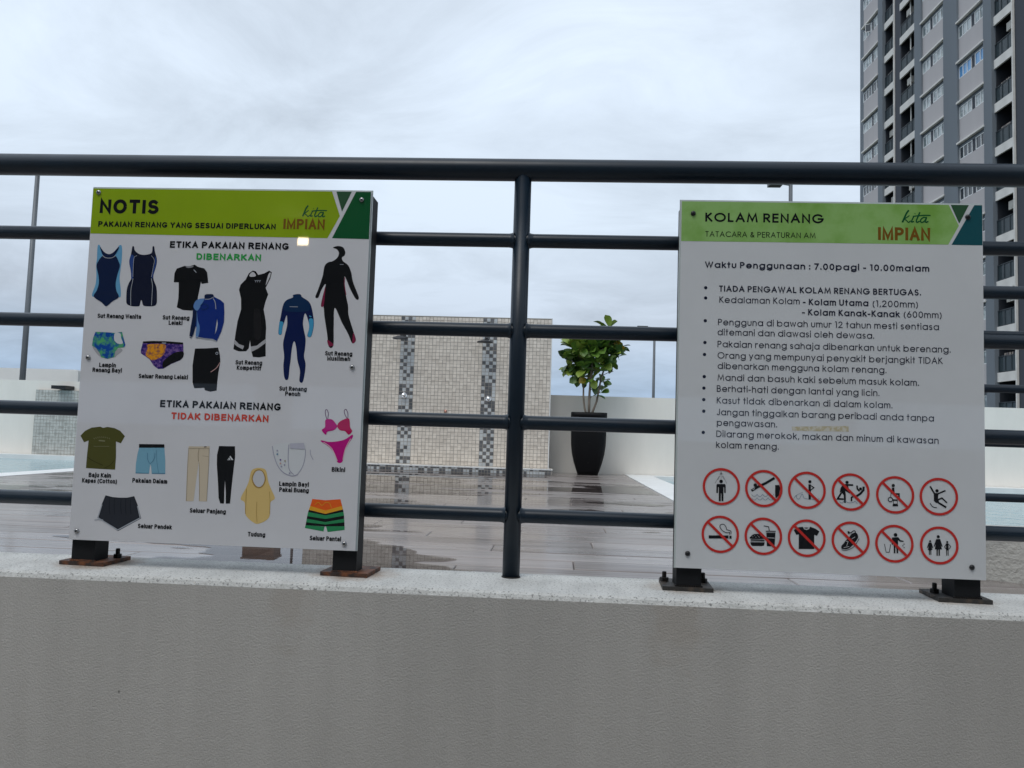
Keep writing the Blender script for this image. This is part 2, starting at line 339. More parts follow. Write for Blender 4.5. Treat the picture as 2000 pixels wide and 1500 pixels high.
for j in range(ny):
    yb = cy0 + (j + 1) * sty; cur = [pfield(cx0 + i * stx, yb) for i in range(nx + 1)]
    for i in range(nx):
        f = (prevrow[i], prevrow[i + 1], cur[i + 1], cur[i])
        if max(f) <= 0: continue
        P = ((cx0 + i * stx, yb - sty), (cx0 + (i + 1) * stx, yb - sty), (cx0 + (i + 1) * stx, yb), (cx0 + i * stx, yb))
        q = []
        for k in range(4):
            a, b = f[k], f[(k + 1) % 4]
            if a > 0: q.append(P[k])
            if (a > 0) != (b > 0):
                u = a / (a - b); q.append((P[k][0] + (P[(k + 1) % 4][0] - P[k][0]) * u, P[k][1] + (P[(k + 1) % 4][1] - P[k][1]) * u))
        vs_ = []
        for p in q:
            v = vkey(p)
            if v not in vs_: vs_.append(v)
        if len(vs_) > 2:
            try: bm.faces.new(vs_)
            except ValueError: pass
    prevrow = cur
pd = tag(put(bm, 'puddle_water', M_film), kind='stuff')

# pools
def pool(nm, x0, x1, y0, y1, strips):
    tag(put(B(x0, x1, y0, y1, -.62, -.60), nm + '_floor', M_coping), kind='structure')
    tag(put(B(x0 - .03, x1 + .03, y0 - .03, y1 + .03, -.58, -.235), nm + '_water', M_pool), kind='structure')
    for (a, b, c, d) in strips: tag(put(B(a, b, c, d, -.6, DZ + .004), 'pool_coping', M_coping, bev=.006), kind='structure')
pool('left_pool', -16, PLX - .02, PLY, WALLY - .25, [(PLX - .02, PLX + .27, 2.31, WALLY - .01), (-16, PLX - .022, 2.31, PLY), (-16, PLX - .022, WALLY - .25, WALLY - .01)])
pool('right_pool', PRX - .02, 14, PRY, WALLY - .32, [(1.04, PRX - .02, 2.31, WALLY - .01), (PRX - .018, 14, 2.31, PRY), (PRX - .018, 14, WALLY - .32, WALLY - .01)])

# ------------------------------------------------------------------ near kerb wall
bm = bmesh.new(); prof = [(-.160, -1.6), (-.160, -.012), (-.156, -.004), (-.148, 0), (.048, 0), (.056, -.006), (.056, -.6)]
a = [[bm.verts.new((x, p[0], p[1])) for p in prof] for x in (-7, 7)]
for i in range(len(prof) - 1):
    f = bm.faces.new((a[0][i], a[0][i + 1], a[1][i + 1], a[1][i])); f.material_index = 0 if i < 1 else 1
bm.faces.new(a[0][::-1]); bm.faces.new(a[1])
bmesh.ops.recalc_face_normals(bm, faces=bm.faces)
kerb = put(bm, 'kerb_wall', [M_wallpaint, M_kerbtop]); tag(kerb, 'grey textured upstand wall with speckled white top carrying the railing and both notice boards', 'wall')

# railing with posts ------------------------------------------------
def railing(nm, label, x0, x1, y, posts, group):
    r = empty(nm, (0, y, 0), label, 'railing', group)
    def rail(z, rad, n):
        bm = bmesh.new(); tube(bm, [(x0, 0, z), (x1, 0, z)], rad, 28); return put(bm, n, M_rail, r, True)
    rail(.885, .0243, 'handrail')
    for z in (.7269, .528, .3291, .1302): rail(z, .0152, 'rail')
    p0 = None
    for x in posts:
        bm = bmesh.new(); tube(bm, [(0, 0, 0), (0, 0, .885)], .0185, 24)
        for z in (.7269, .528, .3291, .1302):      # weld fillets round each joint
            for sx in (-1, 1): lathe(bm, [(.0152, 0), (.0158, .005), (.0172, .009), (.0195, .012)], 20, Matrix.Translation((sx * .0275, 0, z)) @ Matrix.Rotation(-sx * math.pi / 2, 4, 'Y'), False)
        if p0 is None: p0 = o = put(bm, 'post', M_rail, r, True)
        else: bm.free(); o = inst(p0, r)
        o.location = (x, 0, 0)
        bm = bmesh.new(); lathe(bm, [(.0205, 0), (.0200, .0015), (.0188, .0025)], 24); put(bm, 'weld_ring', M_bolt, r, True, (x, 0, .0003))
    return r
railing('railing', 'long dark blue steel railing on the near wall, running behind both notice boards', -6.5, 6.5, 0, (0, -1.32, 1.32, -2.64, 2.64, -3.96, 3.96), 'dark blue steel railings')
# far kerb + railing on the right
bm = bmesh.new(); pts = [(1.38, 1.52), (1.80, 1.27), (2.35, 1.02), (6.4, 1.02), (6.4, 1.40), (1.38, 1.60)]
lo_ = [bm.verts.new((x, y, -.6)) for x, y in pts]; hi_ = [bm.verts.new((x, y, 0)) for x, y in pts]; n_ = len(pts)
for i in range(n_): bm.faces.new((lo_[i], lo_[(i + 1) % n_], hi_[(i + 1) % n_], hi_[i]))
f = bm.faces.new(hi_); bm.faces.new(lo_[::-1])
tag(put(bm, 'kerb_wall', mat('pale_grey_textured_paint', (.56, .55, .51), .85, bump=1, bscale=60, var=.08, vscale=2)), 'low pale textured kerb on the deck beyond the right notice board', 'wall')
railing('railing', 'second dark railing standing further back at the right edge of the photo', 1.44, 6.3, 1.2516, (1.48, 2.9, 4.14, 5.38), 'dark blue steel railings')

# ------------------------------------------------------------------ parapets
bm = bmesh.new(); box(bm, -16, 16, WALLY, WALLY + .2, -.6, .872)
tag(put(bm, 'parapet_wall', M_white, bev=.006), 'long white parapet wall behind the showers, the potted tree and both pools', 'wall')
bm = bmesh.new(); box(bm, -26, -12.4, 17.5, 18.2, -1.6, 1.65); box(bm, -12.40, -12.2, 17.3, 18.4, -1.6, 1.60)
tag(put(bm, 'parapet_wall', M_white2, bev=.01), 'higher pale wall showing beyond the parapet at the left edge, behind the tall lamp', 'wall')

# mosaic helper: x-z grid of raised tiles facing -Y
def mosaic(bm, x0, nx_, z0, nz_, y, sel, lift=.003, g=.0025, jit=None):
    jr = random.Random(5)
    for i in range(nx_):
        for j in range(nz_):
            if not sel(i, j): continue
            a, b = x0 + i * TS + g, x0 + (i + 1) * TS - g; c, d = z0 + j * TS + g, z0 + (j + 1) * TS - g
            e = .0018; dx, dz = jr.uniform(-.0018, .0018), jr.uniform(-.0018, .0018); ly = lift + jr.uniform(-.0008, .0008)
            o_ = [bm.verts.new((X + dx, y, Z + dz)) for X, Z in ((a, c), (b, c), (b, d), (a, d))]
            i_ = [bm.verts.new((X + dx, y - ly, Z + dz)) for X, Z in ((a + e, c + e), (b - e, c + e), (b - e, d - e), (a + e, d - e))]
            for k in range(4): bm.faces.new((o_[k], o_[(k + 1) % 4], i_[(k + 1) % 4], i_[k]))
            bm.faces.new(i_)
# shower wall
SW0, SW1, SWY, CT = -3.2, .0, 8.35, -.112
shw = empty('shower_wall', ((SW0 + SW1) / 2, SWY, DZ), 'cream mosaic shower wall with two dark chequered stripes, behind the middle post', 'shower wall')
ox, oz = (SW0 + SW1) / 2, DZ
def L_(o): o.location = (-ox, -SWY, -oz); return o
NX = int(round((SW1 - SW0) / TS)); NZ = 41
SX = SW1 - NX * TS
L_(put(B(SX, SW1, SWY, SWY + .22, -.5, CT + NZ * TS + .006), 'wall', M_mortar, shw))
pat = {}
pr = random.Random(11)
c1 = int(round((-1.915 - .095 - SX) / TS)); c2 = int(round((-.80 - .09 - SX) / TS))
for cc in (c1, c2):
    for j in range(NZ):
        for k in range(4): pat[(cc + k, j)] = 2 if ((k + j) % 2 == 0) != (pr.random() < .22) else 1
for nm_, m_, key in (('mosaic_tiles', M_tile, 0), ('dark_mosaic_tiles', M_tiled, 2), ('pale_mosaic_tiles', M_tilel, 1)):
    bm = bmesh.new(); mosaic(bm, SX, NX, CT, NZ, SWY, lambda i, j: pat.get((i, j), 0) == key)
    tag(L_(put(bm, nm_, m_, shw)), kind='stuff')
# side return tiles are plain trim
L_(put(B(SW1, SW1 + .012, SWY - .004, SWY + .22, CT, CT + NZ * TS + .008), 'edge_trim', M_coping, shw))
L_(put(B(SX, SW1 + .012, SWY - .004, SWY + .222, CT + NZ * TS + .006, CT + NZ * TS + .014), 'top_trim', mat('aluminium_trim', (.42, .40, .36), .5), shw))
# shower kerb: step with chequered front
KY = 7.96
L_(put(B(SX, .06, KY, SWY - .003, -.5, CT - .008), 'step', M_mortar, shw))
L_(put(B(SX, .065, KY - .008, KY + .09, CT - .008, CT + .004), 'step_edge', M_coping, shw))
L_(put(B(SX, .062, KY + .09, SWY - .006, CT - .008, CT), 'step_top', M_tile, shw))
TS_ = TS; TS = .038
patk = {}
NK = int((.06 - SX) / TS)
for i in range(NK):
    for j in range(2): patk[(i, j)] = 2 if pr.random() < .52 else 1
for nm_, m_, key in (('dark_step_tiles', M_tiled, 2), ('pale_step_tiles', M_tilel, 1)):
    bm = bmesh.new(); mosaic(bm, SX, NK, DZ, 2, KY, lambda i, j: patk[(i, j)] == key and j * TS + DZ < CT); tag(L_(put(bm, nm_, m_, shw)), kind='stuff')
TS = TS_
def shower(x, z, tilt, label):
    r = empty('overhead_shower', (x, SWY, z), label, 'shower head', 'shower heads on the mosaic wall')
    bm = bmesh.new(); tube(bm, [(0, -.003, .03), (0, -.12, .045), (0, -.18, .04), (0, -.20, .0)], .011, 12); put(bm, 'arm', M_darkmetal, r, True)
    bm = bmesh.new(); lathe(bm, [(.0, -.001), (.098, 0), (.104, .008), (.095, .018), (.03, .038), (.0, .04)], 28, Matrix.Translation((-.005, -.20, -.03)) @ Matrix.Rotation(tilt, 4, 'X')); put(bm, 'rose', M_darkmetal, r, True)
    bm = bmesh.new(); lathe(bm, [(.03, 0), (.03, .008), (.0, .009)], 20, Matrix.Translation((0, -.004, .03)) @ Matrix.Rotation(math.pi / 2, 4, 'X')); put(bm, 'wall_flange', M_darkmetal, r, True)
shower(-1.955, 1.545, R(16), 'dark round shower head tilted down on the left chequered stripe of the mosaic wall')
shower(-.85, 1.515, R(2), 'flat dark shower head on the chequered stripe nearest the middle railing post')
def tap(x, z, label):
    r = empty('shower_tap', (x, SWY, z), label, 'tap', 'push taps on the mosaic wall')
    bm = bmesh.new(); lathe(bm, [(.042, 0), (.042, .006), (.030, .012), (.030, .012)], 24, Matrix.Translation((0, -.004, 0)) @ Matrix.Rotation(math.pi / 2, 4, 'X')); put(bm, 'flange', M_chrome, r, True)
    bm = bmesh.new(); lathe(bm, [(.024, .012), (.027, .03), (.024, .052), (.014, .060), (.0, .062)], 24, Matrix.Translation((0, -.004, 0)) @ Matrix.Rotation(math.pi / 2, 4, 'X')); put(bm, 'push_button', M_chrome, r, True)
tap(-1.92, .79, 'round chrome tap on the left chequered stripe of the mosaic wall')
tap(-.80, .775, 'round chrome tap on the right chequered stripe, nearest the middle railing post')
bm = bmesh.new(); lathe(bm, [(.02, 0), (.021, .012), (.012, .02), (.0, .021)], 18, Matrix.Rotation(math.pi / 2, 4, 'X')); o = put(bm, 'water_outlet', mat('reddish_brass', (.42, .22, .17), .35, metal=.6), None, True, (-1.36, SWY - .004, .59)); tag(o, 'small reddish pipe cap low on the mosaic wall between the two stripes', 'pipe cap')

# water feature wall on the left with spout
wf = empty('water_feature', (-6.0, WALLY, DZ), 'low mosaic water feature wall against the parapet beside the left pool', 'water feature')
def W_(o): o.location = (6.0, -WALLY, -DZ); return o
n1_, n2_ = 46, 20
W_(put(B(-7.29, -7.29 + n1_ * TS, WALLY - .05, WALLY, -.3, DZ + n2_ * TS - .03), 'wall', M_mortar, wf))
bm = bmesh.new(); mosaic(bm, -7.29, n1_, DZ - .03, n2_, WALLY - .05, lambda i, j: True); tag(W_(put(bm, 'mosaic_tiles', tile_mat('mosaic_white_grey', (.62, .62, .58), (.40, .40, .37), TS), wf)), kind='stuff')
bm = bmesh.new(); box(bm, -6.97, -6.76, WALLY - .20, WALLY - .002, .752, .80); o = put(bm, 'water_spout', M_darkmetal, None, bev=.004); tag(o, 'short black water spout above the mosaic wall, left of the first notice board', 'spout')

# ------------------------------------------------------------------ street lamps
def lamp(x, y, zt, zb, hl, rad, label, mt=0):
    r = empty('street_lamp', (x, y, zb), label, 'street lamp', 'tall grey lamp posts beyond the parapet')
    bm = bmesh.new(); tube(bm, [(0, 0, 0), (0, 0, (zt - zb) * .5), (0, 0, zt - zb)], [rad * 1.15, rad, rad * .8], 14); put(bm, 'pole', M_galv, r, True)
    bm = bmesh.new(); tube(bm, [(0, 0, zt - zb - .03), (hl * .45, 0, zt - zb + .0)], rad * .5, 10); put(bm, 'arm', M_galv, r, True)
    bm = bmesh.new(); x0, x1 = sorted((hl * .4, hl)); z0 = zt - zb - .05
    v = box(bm, x0, x1, -.14, .14, z0, z0 + .09)
    put(bm, 'lamp_head', M_lamp, r, bev=.02)
lamp(-12.37, 15.5, 6.22, -1.6, .86, .062, 'leftmost lamp post, tall grey pole crossing the rails left of the green notice board')
lamp(5.0, 14.8, 5.90, -1.6, -.46, .05, 'lamp post rising above the right notice board, just left of the tower')
lamp(4.82, 36, 5.82, -1.6, -.85, .07, 'distant thin lamp post between the potted tree and the right notice board')

# ------------------------------------------------------------------ potted tree
def leaf_mesh(nm, m, L=.145, Wd=.118):
    bm = bmesh.new(); n = 6; rows = []
    for i in range(n + 1):
        t = i / n; wd = Wd * .5 * (math.sin(math.pi * min(1, t ** 1.1 * .98 + .02)) ** .5) * (.6 + .5 * t); z = -.10 * L * (t - .3) ** 2 * 4
        rows.append([bm.verts.new((-wd, t * L, z + wd * .30)), bm.verts.new((0, t * L, z)), bm.verts.new((wd, t * L, z + wd * .30))])
    for i in range(n):
        for k in range(2): bm.faces.new((rows[i][k], rows[i][k + 1], rows[i + 1][k + 1], rows[i + 1][k]))
    return put(bm, nm, m, None, True)
def potted_tree(px_, py_, label_pot, label_tree, blobs, seed):
    pot = empty('planter', (px_, py_, DZ), label_pot, 'planter', 'black tapered planters')
    prof = [(.130, 0), (.150, .06), (.182, .16), (.208, .27), (.222, .39), (.226, .52), (.228, .70), (.228, .742)]
    bm = bmesh.new(); rg = []
    for r_, z in prof + [(.232, .742), (.232, .808), (.205, .808), (.203, .74)]:
        ring_ = []
        for k in range(32):
            t = 2 * math.pi * k / 32 + math.pi / 32; c_, s_ = math.cos(t), math.sin(t); q = (abs(c_) ** 7 + abs(s_) ** 7) ** (-1 / 7.)
            ring_.append(bm.verts.new((r_ * c_ * q, r_ * s_ * q, z)))
        rg.append(ring_)
    for i in range(len(rg) - 1):
        for k in range(32): bm.faces.new((rg[i][k], rg[i][(k + 1) % 32], rg[i + 1][(k + 1) % 32], rg[i + 1][k]))
    bm.faces.new(rg[0][::-1])
    put(bm, 'pot', M_pot, pot, True)
    put(B(-.19, .19, -.19, .19, .735, .775), 'soil', M_soil, pot)
    for z in (.42, .16):
        bm = bmesh.new(); lathe(bm, [(.006, 0), (.006, .004), (0, .005)], 10, Matrix.Translation((0, -.224 if z > .3 else -.180, z)) @ Matrix.Rotation(math.pi / 2, 4, 'X')); put(bm, 'drain_plug', M_bolt, pot)
    tr = empty('potted_tree', (px_, py_, DZ + .77), label_tree, 'tree', 'small round-leaved potted trees')
    S_ = .00099
    def P(cx, cy, d=0): return Vector(((cx - 490) * S_, d, (1395 - cy) * S_))
    st = [([(470, 1420, 0), (432, 1300, .01), (413, 1150, .02), (410, 950, .03), (385, 800, .05), (340, 640, .09), (300, 540, .10)], .0145),
          ([(492, 1420, .01), (490, 1250, 0), (492, 1100, -.01), (500, 930, -.02), (515, 760, -.02), (500, 560, -.04), (460, 420, -.05)], .019),
          ([(512, 1420, -.01), (550, 1310, .0), (590, 1200, .01), (615, 1050, .02), (640, 900, .03), (700, 700, .02), (740, 520, 0), (720, 300, -.02), (710, 200, -.02)], .016)]
    for pts_, r0 in st:
        bm = bmesh.new(); n = len(pts_); tube(bm, [P(*p) for p in pts_], [r0 * (1 - .55 * i / n) for i in range(n)], 9); put(bm, 'trunk', M_bark, tr, True)
    br = bmesh.new()
    tube(br, [P(665, 850, .02), P(720, 822, 0), P(800, 797, 0)], .0045, 6)
    lr = random.Random(seed); lm = leafs
    for (cx, cy, rr_, n, kind) in blobs:
        c = P(cx, cy, lr.uniform(-.05, .05))
        best = min(((P(*p) - c).length, P(*p)) for s_ in st for p in s_[0][3:])[1]
        tube(br, [best, best.lerp(c, .5) + Vector((0, 0, -.01)), c], [.008, .006, .004], 6)
        for k in range(n):
            d = Vector((lr.gauss(0, 1), lr.gauss(0, 1), lr.gauss(.15, 1))).normalized(); rad = rr_ * S_
            p = c + d * rad * lr.uniform(.05, .62); 
            dirn = (d + Vector((lr.uniform(-.8, .8), lr.uniform(-.4, .2), lr.uniform(-.3, .6)))).normalized()
            m_i = kind if lr.random() < .55 else lr.choice((0, 0, 1, 1, 3))
            o = inst(lm[m_i], tr); o.name = 'leaf'
            q = dirn.to_track_quat('Y', 'Z'); o.rotation_mode = 'QUATERNION'; o.rotation_quaternion = q @ Matrix.Rotation(lr.uniform(-1.2, 1.2), 4, 'Y').to_quaternion()
            s_ = lr.uniform(.95, 1.35) * (1 if rr_ > 75 else .75); o.scale = (s_, s_, s_); o.location = p
    put(br, 'branches', M_bark, tr, True)
leafs = [leaf_mesh('leaf', LEAF[i]) for i in range(4)]
BL = [(275, 510, 100, 16, 3), (400, 470, 120, 19, 0), (560, 470, 120, 12, 3), (330, 480, 90, 8, 3), (330, 600, 120, 14, 0), (520, 540, 110, 15, 0), (480, 650, 120, 14, 1), (640, 500, 100, 13, 0), (700, 560, 90, 11, 0), (740, 450, 100, 11, 0), (790, 560, 70, 7, 1),
      (865, 490, 75, 8, 2), (900, 590, 45, 4, 1), (710, 260, 105, 15, 3), (640, 380, 90, 10, 0), (450, 330, 60, 5, 1), (225, 690, 80, 8, 1), (230, 780, 75, 8, 3), (330, 740, 100, 9, 1), (420, 780, 100, 10, 0), (380, 880, 95, 12, 0), (460, 880, 70, 6, 2),
      (620, 690, 110, 11, 1), (740, 680, 70, 6, 1), (600, 800, 80, 7, 1), (520, 900, 60, 4, 1), (650, 940, 55, 5, 0), (690, 1000, 45, 4, 0), (580, 1000, 45, 4, 1), (630, 1090, 50, 5, 0), (560, 1130, 35, 3, 1), (780, 380, 70, 7, 0)]
potted_tree(.519, 8.42, 'tall black tapered planter against the parapet, holding the leafy tree right of the middle post', 'small green tree with broad round leaves and three stems, growing from the black planter', BL, 4)
M_brown = mat('brown_timber', (.13, .065, .035), .6, var=.3, vscale=6, vstretch=(1, 1, .2), bump=.4, bscale=30)
pl_ = empty('pillar', (-3.77, 8.45, DZ), 'brown pillar against the parapet, hidden behind the lime header notice board and mirrored in the puddle', 'pillar')
put(B(-.21, .21, -.13, .13, 0, 1.22), 'shaft', M_brown, pl_, bev=.008)
put(B(-.225, .225, -.145, .145, 1.2205, 1.25), 'cap', M_brown, pl_, bev=.004)
bm = bmesh.new(); tube(bm, [(0, 0, 0), (0, 0, 1.32)], .018, 12); o = put(bm, 'pipe', M_darkmetal, None, True, (-3.36, 8.45, DZ)); tag(o, 'thin dark upright pipe right of the brown pillar, mirrored in the puddle', 'pipe')
for o in leafs: bpy.data.objects.remove(o)

# ------------------------------------------------------------------ apartment tower
TR = Vector((27.84, 70, 0)); th = -.0288
dr = Vector((math.sin(th), math.cos(th), 0))
S0 = 69.16
org = TR + dr * (S0 - TR.dot(dr))
tw = empty('apartment_tower', (org.x, org.y, -1.6), 'tall grey apartment tower with stacked balconies and window strips at the right edge', 'building', rz=-th)
# local axes: x outwards is -X, y along facade (far = 0, towards camera negative); z up from the ground
def T(s_): return s_ - S0
def Zb(z): return z + 1.6
TOP = Zb(60.0)
def col(n, m, s1, s0, x0, x1, z0=0, z1=None): return put(B(x0, x1, T(s0), T(s1), z0, TOP if z1 is None else z1), n, m, tw)
col('wall', M_darker, 69.16, 24, 1.6, 17)
col('end_wall', M_dark, 69.16, 68.9, 0, 1.59)
def pil(s1, s0, x0=0, m=M_dark): col('pilaster', m, s1, s0, x0, 1.59)
pil(68.89, 68.38); pil(65.13, 64.24, -.15); pil(58.63, 57.6, -.15); pil(54.33, 52.5, -.15); pil(49.3, 48.37, -.15)
col('dark_wall', M_darker, 62.385, 61.40, .08, 1.59); col('white_fin', M_fasc, 62.50, 62.39, -.03, .12); col('partition', M_darker, 62.49, 62.40, .121, 1.59); col('white_fin', M_fasc, 46.45, 46.34, -.03, .12); col('partition', M_darker, 46.44, 46.35, .121, 1.59); col('dark_wall', M_darker, 46.26, 44.9, .1, 1.59)
P_ = 2.97
# panels with windows
def strip(s1, s0, hood_z, groups, seed, blue=None, darkk=None):
    # groups: list of ('w'|'d', f0, f1, panes) as fractions from the far end
    Lw = s1 - s0; k0 = int((hood_z + 1.0) / P_); zr = hood_z - k0 * P_
    wr = random.Random(seed); first = {}
    fl = 0; z = zr
    while z < 56:
        h = Zb(z); 
        if fl == 0: o = put(B(0, .3, T(s0), T(s1), 0, 1), 'panel', M_light, tw); first['p'] = o; o.location.z = h - .02; o.scale.z = P_ - 1.22
        else: o = inst(first['p'], tw); o.location.z = h - .02
        if fl == 0:
            first['h'] = o = put(B(-.22, -.002, T(s0) - .05, T(s1) + .05, -.13, 0), 'window_hood', M_fasc, tw, bev=.02)
            bm = bmesh.new(); box(bm, .02, .28, T(s0), T(s1), -.36, -.16); first['r'] = o2 = put(bm, 'window_head', M_dark, tw)
            bm = bmesh.new(); bg_ = bmesh.new()
            for (kd, f0, f1, np_) in groups:
                ya, yb = T(s1) - f0 * Lw, T(s1) - f1 * Lw
                if kd == 'd': box(bm, .04, .2, yb + .01, ya - .01, -1.24, -.365, 1)
                else:
                    for i in range(np_ + 1):
                        yy = ya + (yb - ya) * i / np_; box(bm, -.01, .1, yy - .03, yy + .03, -1.24, -.365, 0)
                    box(bm, 0, .09, yb, ya, -1.24, -1.19, 0); box(bm, 0, .09, yb, ya, -.42, -.367, 0)
                    for i in range(np_):
                        y0_, y1_ = sorted((ya + (yb - ya) * i / np_, ya + (yb - ya) * (i + 1) / np_)); box(bg_, .04, .05, y0_ + .03, y1_ - .03, -1.19, -.42)
            first['f'] = o3 = put(bm, 'window', [M_frame, M_darker], tw)
            me = bpy.data.meshes.new('pane'); bg_.to_mesh(me); bg_.free(); first['g'] = me
            for q in (o, o2, o3): q.location.z = h
            fr = o3
        else:
            inst(first['h'], tw).location.z = h; inst(first['r'], tw).location.z = h; fr = inst(first['f'], tw); fr.location.z = h
        m_ = M_glass2 if wr.random() < .4 else M_glass
        m_ = M_glassb if blue is not None and abs(z - blue) < 1.2 else (M_glassd if (darkk is not None and abs(z - darkk) < 1.2) or wr.random() < .18 else m_)
        key = m_.name
        if key not in first:
            mm_ = first['g'].copy(); mm_.materials.clear(); mm_.materials.append(m_); first[key] = mm_
        g_ = bpy.data.objects.new('panes', first[key]); COL.objects.link(g_); g_.parent = fr; g_['kind'] = 'stuff'
        # an occasional casement swung open
        if wr.random() < .14:
            bm = bmesh.new(); box(bm, -.02, .02, 0, .04, -1.17, -.42); box(bm, -.02, .02, .46, .5, -1.17, -.42); box(bm, -.02, .02, .041, .459, -1.17, -1.13); box(bm, -.02, .02, .041, .459, -.46, -.42); box(bm, -.004, .004, .041, .459, -1.129, -.461, 1)
            c_ = put(bm, 'open_casement', [M_frame, M_glassd], fr); c_.location = (-.02, T(s1) - groups[0][2] * Lw * wr.choice((.4, .95)), 0); c_.rotation_euler.z = R(62)
        z += P_; fl += 1
strip(68.38, 65.13, 36.36, [('w', 0, .52, 3), ('d', .52, .66, 0), ('w', .66, 1, 2)], 1)
strip(57.6, 54.33, 24.90, [('w', 0, .34, 2), ('d', .34, .48, 0), ('w', .48, 1, 3)], 2)
strip(52.5, 49.3, 22.10, [('w', 0, .48, 3), ('d', .48, .63, 0), ('w', .63, 1, 2)], 3, blue=28.0, darkk=22.1)
# balconies
def aircon(parent, yy, zz, s=1):
    bm = bmesh.new(); box(bm, 0, .3, -.4, .4, 0, .55); lathe(bm, [(.2, 0), (.2, .02), (.03, .03), (0, .03)], 16, Matrix.Translation((0, .08, .28)) @ Matrix.Rotation(-math.pi / 2, 4, 'Y')); o = put(bm, 'air_conditioner', M_ac, parent, bev=0); o.location = (.35, yy, zz); return o
def balconies(s1, s0, top_z, xf, pipe, seed):
    k0 = int((top_z + 1.0) / P_); z = top_z - k0 * P_; w0 = T(s0); w1 = T(s1); wr = random.Random(seed); f = {}; fl = 0
    while z < 56:
        h = Zb(z)
        if fl == 0:
            bm = bmesh.new(); box(bm, xf, xf + .12, w0, w1, -.60, 0, 0); box(bm, xf + .121, 1.58, w0, w1, -.22, -.01, 1); box(bm, xf + .13, 1.58, w1 - .06, w1 - .001, -3.0, -.23, 1); f['b'] = b_ = put(bm, 'balcony', [M_fasc, M_recess_shade], tw)  # fascia, then slab and added side lining coloured near black as recess shade
            bm = bmesh.new(); n = int((w1 - w0) / .11)
            for i in range(n + 1): yy = w0 + .04 + (w1 - w0 - .08) * i / n; box(bm, xf + .08, xf + .10, yy - .009, yy + .009, 0, 1.02)
            for i in (0, n // 3, 2 * n // 3, n): yy = w0 + .04 + (w1 - w0 - .08) * i / n; box(bm, xf + .07, xf + .115, yy - .022, yy + .022, 0, 1.03)
            box(bm, xf + .065, xf + .12, w0, w1, 1.03, 1.07); box(bm, xf + .075, xf + .11, w0, w1, .06, .09)
            f['r'] = r_ = put(bm, 'balustrade', M_bal, b_)
            f['g'] = g_ = put(B(xf + .12, xf + .128, w0 + .03, w1 - .03, .1, 1.0), 'balustrade_glass', M_balglass, b_)
            f['d'] = d_ = put(B(1.50, 1.575, w0 + .35, w1 - .25, .02, 2.1), 'sliding_door', M_glassd, b_)
            b_.location.z = h
        else:
            b_ = inst(f['b'], tw); b_.location.z = h
            for k in ('r', 'g', 'd'): inst(f[k], b_)
        q = wr.random()
        if q < .45: aircon(b_, w0 + (w1 - w0) * wr.uniform(.35, .7), 1.55)
        if q > .8 or (pipe == 0 and q < .2): aircon(b_, w0 + (w1 - w0) * wr.uniform(.3, .7), .05)
        if .45 < q < .62:
            bm = bmesh.new()
            for i in range(5): yy = w0 + .3 + i * (w1 - w0 - .6) / 5; box(bm, xf + .2, xf + .24, yy, yy + wr.uniform(.12, .25), .45 + wr.uniform(0, .3), 1.25)
            put(bm, 'laundry', mat('laundry', (.35, .30, .26), .9, col2=(.04, .05, .07), vscale=3), b_)
        z += P_; fl += 1
    if pipe: bm = bmesh.new(); tube(bm, [(.30, w1 - (w1 - w0) * .47, 0), (.30, w1 - (w1 - w0) * .47, TOP)], .055, 10); put(bm, 'drain_pipe', M_fasc, tw, True)
balconies(64.23, 62.51, 34.44, 0, 0, 21)
balconies(61.39, 58.64, 34.60, 0, 1, 22)
balconies(48.36, 46.46, 20.15, 0, 0, 23)
balconies(44.88, 42.2, 20.15, 0, 1, 24)
pil(42.18, 41.2, -.15); col('panel', M_light, 41.19, 38.0, .0, 1.59); pil(37.99, 36.4, -.15); col('panel', M_light, 36.39, 33.0, 0, 1.59); col('wall', M_dark, 32.99, 24, 0, 1.59)
put(B(-.5, 17.2, T(23.8), T(69.4), TOP, TOP + .6), 'roof', M_fasc, tw)

# ------------------------------------------------------------------ covered walkway behind the camera (it shades the near wall)
tag(put(B(-16, 16, -12, -.17, -1.6, -1.30), 'walkway_floor', M_floor), kind='structure')
o = put(B(-16, 16, -9.5, -2.7, 2.42, 2.62), 'walkway_ceiling', M_ceil); tag(o, kind='structure')
bm = bmesh.new(); box(bm, -16, 16, -9.5, -9.3, -1.30, .30); box(bm, -16, 16, -9.5, -9.3, .92, 2.42)
for x in range(-16, 17, 4): box(bm, x - .25, x + .25, -9.48, -9.32, .3, .92)
tag(put(bm, 'walkway_wall', M_inwall), 'wall of the covered walkway facing the notice boards, with a low window band', 'wall')
# lit lamp seen only as a reflection in the left board
lp = empty('ceiling_lamp', (-2.51, -6.0, 2.42), 'small lit ceiling lamp reflected in the green notice board', 'lamp')
put(B(-.012, .012, -.012, .012, -.18, 0), 'stem', M_frame, lp)
put(B(-.058, .058, -.05, .0, -.275, -.18), 'lamp_body', M_frame, lp)
put(B(-.052, .052, .001, .012, -.268, -.197), 'diffuser', mat('lamp_diffuser', (.9, .85, .75), .5, emis=((1, .76, .42), 42)), lp)

